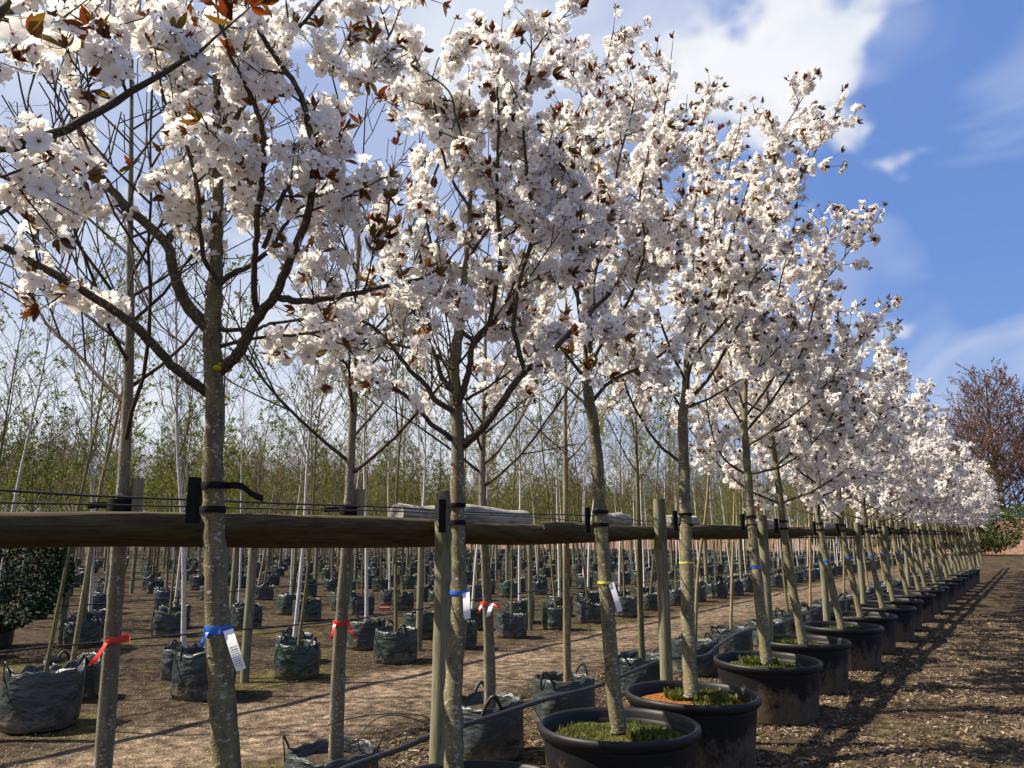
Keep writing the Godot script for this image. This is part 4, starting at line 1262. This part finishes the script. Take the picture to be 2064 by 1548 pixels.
	for k in 7:
		var sa := stem_at(k + 7, 1.22)
		ribbon(sa[0], sa[1] + 0.002, "blue_ribbon", "blue ribbon on the cherry row, %s beyond the dark blue band" % ORD[k], [], 0.0, false, 0.025)
	# yellow fungus-like growth in the fork of T1, yellow flag on T3
	var yb := MB.new()
	for q in [[438, 742, 0.016], [452, 737, 0.017], [461, 745, 0.012], [445, 735, 0.013]]:
		var s := SphereMesh.new(); s.radius = q[2]; s.height = q[2] * 1.3; s.radial_segments = 10; s.rings = 6
		var ar := s.get_mesh_arrays()
		var mb := MB.new()
		mb.v = ar[Mesh.ARRAY_VERTEX]; mb.n = ar[Mesh.ARRAY_NORMAL]; mb.uv = ar[Mesh.ARRAY_TEX_UV]; mb.ix = ar[Mesh.ARRAY_INDEX]
		for k in mb.v.size(): mb.c.append(Color.WHITE)
		yb.add(mb, Transform3D(Basis(), on_x(q[0], q[1], -2.205)))
	solo("yellow_lichen", yb.mesh(M.yellow_moss), "yellow lichen lump in the fork of the mossy cherry", "lichen")
	var fp := on_x(1214, 845, -2.19)
	solo("yellow_tag", strip([Vector3.ZERO, Vector3(0.004, -0.03, 0.01), Vector3(0.0, -0.075, 0.012), Vector3(0.008, -0.11, 0.01)], right * 0.022, "yellow_ribbon"), "yellow tag hanging below the crown of the leaning cherry", "tag").position = fp

func build_second_row() -> void:
	make_bags()
	# trees in bags on the far side of the frame
	var rows := [
		[[[208, 1548, -3.3], [222, 1350, -3.2], [233, 1200, -3.1], [243, 1060, -3.02], [250, 950, -3.0], [258, 800, -3.0], [262, 650, -3.0], [262, 500, -3.0], [264, 330, -3.0], [266, 120, -3.0]], 0.036, "grey", "grey-barked bare tree with a red ribbon beside the mossy cherry", 1.0],
		[[[678, 1497, -3.3], [682, 1350, -3.22], [692, 1200, -3.12], [702, 1060, -3.04], [706, 950, -3.02], [713, 800, -3.0], [718, 680, -3.0], [722, 480, -3.0], [726, 340, -3.0]], 0.042, "grey", "bare grey tree with a red ribbon rising from the silvery crumpled bag", 1.0],
		[[[988, 1424, -3.3], [986, 1300, -3.22], [981, 1180, -3.14], [975, 1060, -3.06], [972, 950, -3.04], [974, 850, -3.03], [978, 700, -3.03], [980, 560, -3.03]], 0.042, "grey", "bare grey tree with red ribbon and white tag between two cherries", 1.0],
		[[[1144, 1374, -3.3], [1142, 1250, -3.25], [1141, 1060, -3.1], [1140, 950, -3.08], [1139, 840, -3.06], [1140, 700, -3.06], [1142, 600, -3.06]], 0.033, "tan", "tan-barked young tree with knobbly stem in a wide-handled bag", 1.0],
		[[[1294, 1314, -3.3], [1290, 1200, -3.25], [1287, 1060, -3.12], [1284, 950, -3.1], [1282, 840, -3.1], [1284, 740, -3.1]], 0.032, "olive", "brown-stemmed tree with a white tag close against the pale post", 1.0]]
	var labels := ["first", "second", "third", "fourth", "fifth", "sixth", "seventh", "eighth"]
	var i := 0
	for s in rows:
		var p := []
		for q in s[0]: p.append(on_x(q[0], q[1], q[2]))
		var d: Vector3 = (p[1] - p[0]).normalized()
		p[0] = p[1] - d * ((p[1].y - 0.30) / d.y)
		traced_tree(p, s[1], s[2], s[3])
		var b: Vector3 = p[0]
		var names := ["dark green bag under the bare tree beside the mossy cherry", "silvery crumpled bag holding the red-ribboned grey tree", "grey-green woven bag behind the slim forked cherry", "wide-handled grey bag holding the tan-barked tree", "black creased bag at the foot of the pale post"]
		bag(Vector3(b.x - 0.03, ground_y(b.x, b.z) - 0.008, b.z), names[i], "bags behind the cherry pots", "bag_fabric_grey" if i in [1, 2, 3] else "bag_fabric", Vector3(1.0, 1.0 if i != 1 else 0.96, 1.0), false)
		i += 1
	ribbon(on_x(237, 1287, -3.15), 0.044, "red_ribbon", "red ribbon with fluttering tails on the bare tree beside the mossy cherry", [Vector3(-0.05, -0.09, 0.02), Vector3(-0.07, -0.10, 0.01)])
	ribbon(on_x(688, 1255, -3.16), 0.043, "red_ribbon", "red ribbon with forked tails on the tree in the silvery bag", [Vector3(0.04, -0.075, 0.02), Vector3(-0.015, -0.08, 0.02)])
	ribbon(on_x(981, 1216, -3.15), 0.043, "red_ribbon", "red ribbon and white tag on the grey tree between two cherries", [Vector3(0.07, -0.03, 0.02), Vector3(-0.02, -0.06, 0.02)], -0.08, false, 0.018)
	for q in [[243, 1020, -3.02, 0.044, "black band holding the bare tree beside the mossy cherry to its stake"], [702, 1028, -3.04, 0.044, "black band holding the silvery-bag tree to its stake"]]:
		var p := on_x(q[0], q[1], q[2])
		var o := thing("tree_stake", "short stake strapped behind " + ("the bare tree beside the mossy cherry" if q[0] < 500 else "the tree in the silvery bag"), "stake", "short stakes strapped to trunks", p)
		var sb := MB.new()
		sb.box(Transform3D(Basis(), right * 0.06 + Vector3(0, -0.02, 0)), Vector3(0.045, 0.26, 0.03))
		part(o, "stake", sb.mesh(M.post_wood))
		part(o, "band", band(Vector3.ZERO, q[3], 0.055, 0.004).mesh(M.black_rubber))
		part(o, "loose_end", strip([-right * 0.03, -right * 0.08 + Vector3(0, 0.004, 0), -right * 0.13], Vector3.UP * 0.025, "black_rubber"))
	for k in 22:
		var z := -8.62 - 1.37 * k
		var x := -3.3 + rng.randf_range(-0.05, 0.05)
		var whole := k > 5
		bag(Vector3(x, ground_y(x, z) - 0.008, z), "dark bag in the row behind the cherry pots, %s beyond the pale post" % ORD[k], "bags behind the cherry pots", ["bag_fabric", "bag_fabric_grey", "bag_fabric_green"][k % 3], Vector3.ONE * rng.randf_range(0.92, 1.05), whole)
		nursery_tree("tan" if k % 4 < 3 else "olive", Vector3(x, 0.30, z), "thin tan-stemmed tree in the row behind the cherries, %s beyond the pale post" % ORD[k], "tan trees behind the cherries", rng.randf() * TAU, Vector2(rng.randf_range(-0.02, 0.03), rng.randf_range(-0.075, -0.01)), rng.randf_range(0.9, 1.08), whole)
func traced_tree(p: Array, r: float, kind: String, label: String) -> void:
	var base: Vector3 = p[0]
	var o := thing("young_tree", label, "tree", "trees in bags behind the cherries", base)
	var tp := curve(p, 5)
	for k in tp.size(): tp[k] -= base
	var tb := MB.new()
	var rr := PackedFloat32Array()
	for i in tp.size():
		var t := float(i) / (tp.size() - 1)
		rr.append(lerpf(r, 0.006, pow(t, 1.05)) * (1.0 + 0.035 * sin(i * 1.9) + (0.07 if i % 7 == 3 else 0.0)))
	tb.tube(tp, rr, 12)
	var P: Dictionary = KINDS[kind].duplicate()
	P.H = tp[-1].y; P.r = r; P.first = 1.55; P.n = 17 if kind == "grey" else 14; P.len = 1.3 if kind == "grey" else 1.05
	part(o, "trunk", tb.mesh(M[P.bark]))
	var cbm := MB.new(); var lv := []
	var at := func(t: float) -> Vector3:
		var f := t * (tp.size() - 1)
		return tp[mini(int(f), tp.size() - 2)].lerp(tp[mini(int(f) + 1, tp.size() - 1)], f - int(f))
	crown_on(P, at, cbm, lv)
	part(o, "crown", cbm.mesh(M[P.twig]), "stuff")
	if lv:
		var lc: Array = P.leaf
		part(o, "leaves", leaves_mb(lv, P.lsize, Color(lc[0], lc[1], lc[2])).mesh(M.green_leaf), "stuff")

func build_nursery() -> void:
	var rows := []
	var rowkind := [["olive", "birch"], ["olive", "birch"], ["leafy", "grey"], ["olive", "leafy"], ["grey", "leafy"], ["russet", "leafy"], ["leafy", "birch"], ["grey", "leafy"], ["leafy", "russet"]]
	var all := []
	for f in 9:
		var x0 := -7.1 - 4.5 * f
		for side in 2:
			var x: float = x0 + (0.30 if side == 0 else -0.78)
			for k in 52:
				var z := -2.15 - 1.33 * k - (0.6 if side == 1 else 0.0)
				if z < -74: continue
				var p := Vector3(x + rng.randf_range(-0.08, 0.08), 0.0, z + rng.randf_range(-0.1, 0.1))
				var c := (p + Vector3.UP * 1.5 - CAM) * cb
				if -c.z < 1.0: continue
				var px := 1032.0 + F * c.x / -c.z
				if px < -260 or px > 2300: continue
				if f == 0 and side == 0 and k == 0: continue
				var kind: String = rowkind[f][side]
				if rng.randf() < 0.14: kind = ["birch", "tan", "russet", "olive"][rng.randi() % 4]
				all.append([p, kind, f, side, Vector2(p.x, p.z).length(), px])
	all.sort_custom(func(a, b) -> bool: return a[4] < b[4])
	var word := {"birch": "white-stemmed birch", "grey": "bare grey-stemmed tree", "tan": "tan-stemmed young tree", "olive": "slim olive-stemmed budding tree", "leafy": "fresh yellow-green leafy tree", "russet": "russet-leaved young tree"}
	var line := ["first", "second", "third", "fourth", "fifth", "sixth", "seventh", "eighth", "ninth"]
	var rest := {}; var rest_bags := {}; var place := {}
	for k in all.size():
		var q: Array = all[k]
		var p: Vector3 = q[0]
		var rk := str(q[2]) + "/" + str(q[3])
		place[rk] = place.get(rk, -1) + 1
		var where: String = "%s along %s row, %s frame" % [ORD[mini(place[rk], 29)], "near" if q[3] == 0 else "far", line[q[2]]]
		var s := rng.randf_range(0.88, 1.15)
		if k < 285:
			var whole := k > 46
			var sc := Vector3.ONE * rng.randf_range(0.88, 1.08)
			if q[2] == 0 and k < 3: sc = Vector3(1.15, 1.2, 1.15)
			p.y = ground_y(p.x, p.z)
			bag(p - Vector3.UP * 0.008, "dark bag of the %s, %s" % [word[q[1]], where], "plant bags, %s row, frame %s" % ["near" if q[3] == 0 else "far", line[q[2]]], ["bag_fabric", "bag_fabric_green", "bag_fabric_grey", "bag_fabric"][rng.randi() % 4], sc, whole)
			nursery_tree(q[1], p + Vector3.UP * 0.28 * sc.y, "%s, %s" % [word[q[1]], where], "%s, %s row, frame %s" % [word[q[1]], "near" if q[3] == 0 else "far", line[q[2]]], rng.randf() * TAU, Vector2(rng.randf_range(-0.06, 0.06), rng.randf_range(-0.06, 0.06)), s, whole)
			if k < 60 and rng.randf() < 0.6:
				var w := solo("weed_clump", weeds[rng.randi() % 4], "green weeds in the bag %s" % where, "weeds", "weeds in the plant bags", "stuff")
				w.transform = Transform3D(Basis(Vector3.UP, rng.randf() * TAU).scaled(Vector3.ONE * rng.randf_range(0.8, 1.1)), p + Vector3.UP * (0.32 * sc.y))
		else:
			var key: String = q[1] + str(rng.randi() % 3)
			if not rest.has(key): rest[key] = []
			rest[key].append(Transform3D(Basis.from_euler(Vector3(rng.randf_range(-0.05, 0.05), rng.randf() * TAU, rng.randf_range(-0.05, 0.05))).scaled(Vector3.ONE * s), p + Vector3.UP * 0.28))
			var bk := "bag_fabric" + str(rng.randi() % 5)
			if not rest_bags.has(bk): rest_bags[bk] = []
			rest_bags[bk].append(Transform3D(Basis(Vector3.UP, rng.randf() * TAU), p))
	print("nursery ", all.size())
	for key in rest:
		tag(copies(self, "distant_nursery_trees", kinds[key.left(-1)][int(key.right(1))][3], rest[key]), "many slim young trees standing in the farthest bagged rows", "trees", "farthest nursery trees")
	for key in rest_bags:
		if bag_meshes.has(key): tag(copies(self, "distant_plant_bags", bag_meshes[key][3], rest_bags[key]), "dark plant bags lined up in the farthest rows", "bags", "farthest plant bags")
	# frames: posts, rails, drip pipes
	for f in 7:
		var x0 := -7.1 - 4.5 * f
		var np := -1
		for k in 18:
			var z := -2.75 - 2.81 * k - f * 0.35
			var c := (Vector3(x0, 1.5, z) - CAM) * cb
			if -c.z < 1.0: continue
			var px := 1032.0 + F * c.x / -c.z
			if px < -120 or px > 2100 or Vector2(x0, z).length() > 42.0: continue
			np += 1
			log_along("timber_post", "round timber post, %s along the %s frame beyond the dirt path" % [ORD[np], line[f]], Vector3(x0, ground_y(x0, z) - 0.12, z), Vector3(x0 + rng.randf_range(-0.03, 0.03), 1.62, z + rng.randf_range(-0.03, 0.03)), 0.048 if f < 3 else 0.05, "post_wood", "posts of the %s frame" % line[f], 10, "post")
		var k := 0
		for e in [[2.0, -12.0], [-12.0, -26.0], [-26.0, -42.0], [-42.0, -60.0]]:
			log_along("timber_rail", "rail of the %s frame beyond the dirt path, %s length" % [line[f], ORD[k]], Vector3(x0 + 0.095, 1.49, e[0]), Vector3(x0 + 0.095, 1.49, e[1] + 0.004), 0.042, "rail_wood", "rails of the %s frame" % line[f], 8)
			k += 1
		var w := []
		for i in 26: w.append(Vector3(x0 + 0.07, 0.585 + 0.03 * sin(i * 1.3 + f) - (0.04 if i % 3 == 1 else 0.0), 2.0 - 2.3 * i))
		pipe("drip_pipe", "thin black drip pipe sagging along the %s frame beyond the dirt path" % line[f], w, 0.009, "black_pipe", "pipe", "drip pipes of the far frames", 3, 6)

func build_small_things() -> void:
	# clipped evergreen on a short stem, far left
	var c := Vector3(-11.9, 0, -5.0)
	var o := thing("evergreen_bush", "dense dark clipped evergreen on a short stem", "bush", "", c)
	var st := MB.new()
	st.tube(curve([Vector3(0, -0.03, 0), Vector3(0.02, 0.2, 0), Vector3(0, 0.5, 0)], 3), taper(7, 0.06, 0.05), 8)
	part(o, "stem", st.mesh(M.brown_bark))
	var b := MB.new()
	for k in 9000:
		var d := rv()
		var p := d * (0.95 - 0.25 * pow(rng.randf(), 2.0)) * Vector3(1.05, 0.78, 1.05) + Vector3(0, 0.98, 0)
		var g := rng.randf_range(0.6, 1.4)
		b.col = Color(0.016, 0.030, 0.012) * g
		var e := (d + rv() * 0.8).normalized() * 0.06; var f := e.cross(rv()).normalized() * 0.018
		b.face([p, p + e * 0.5 + f, p + e, p + e * 0.5 - f])
	part(o, "foliage", b.mesh(M.evergreen_leaf), "stuff")
	# fallen brick, white canisters
	var br := MB.new()
	var p := on_y(775, 1230, 0.0)
	br.box(Transform3D(), Vector3(0.215, 0.065, 0.10))
	var brick := solo("loose_brick", br.mesh(mat("brick_red", lin(0.38, 0.12, 0.07), 0.9, 0.3)), "single red brick lying on the earth between the rows", "brick")
	brick.transform = Transform3D(Basis(Vector3.UP, 0.5), p + Vector3.UP * 0.028)
	var i := 0
	for q in [[1000 - 260, 1158], [783, 1158]]:
		var w := on_y(q[0], q[1], 0.0)
		var can := thing("white_canister", ["small white plastic canister standing upright between far bags", "squat white plastic canister beside the upright one"][i], "canister", "", w)
		var mb := MB.new()
		mb.lathe([[0.0, 0.0], [0.10, 0.0], [0.115, 0.02], [0.115, 0.24 - 0.05 * i], [0.09, 0.28 - 0.05 * i], [0.035, 0.30 - 0.05 * i]], 4 * 4)
		part(can, "body", mb.mesh(M.white_card))
		var cap := MB.new()
		cap.lathe([[0.036, 0.29 - 0.05 * i], [0.036, 0.325 - 0.05 * i], [0.0, 0.326 - 0.05 * i]], 12)
		part(can, "cap", cap.mesh(M.black_rubber))
		i += 1
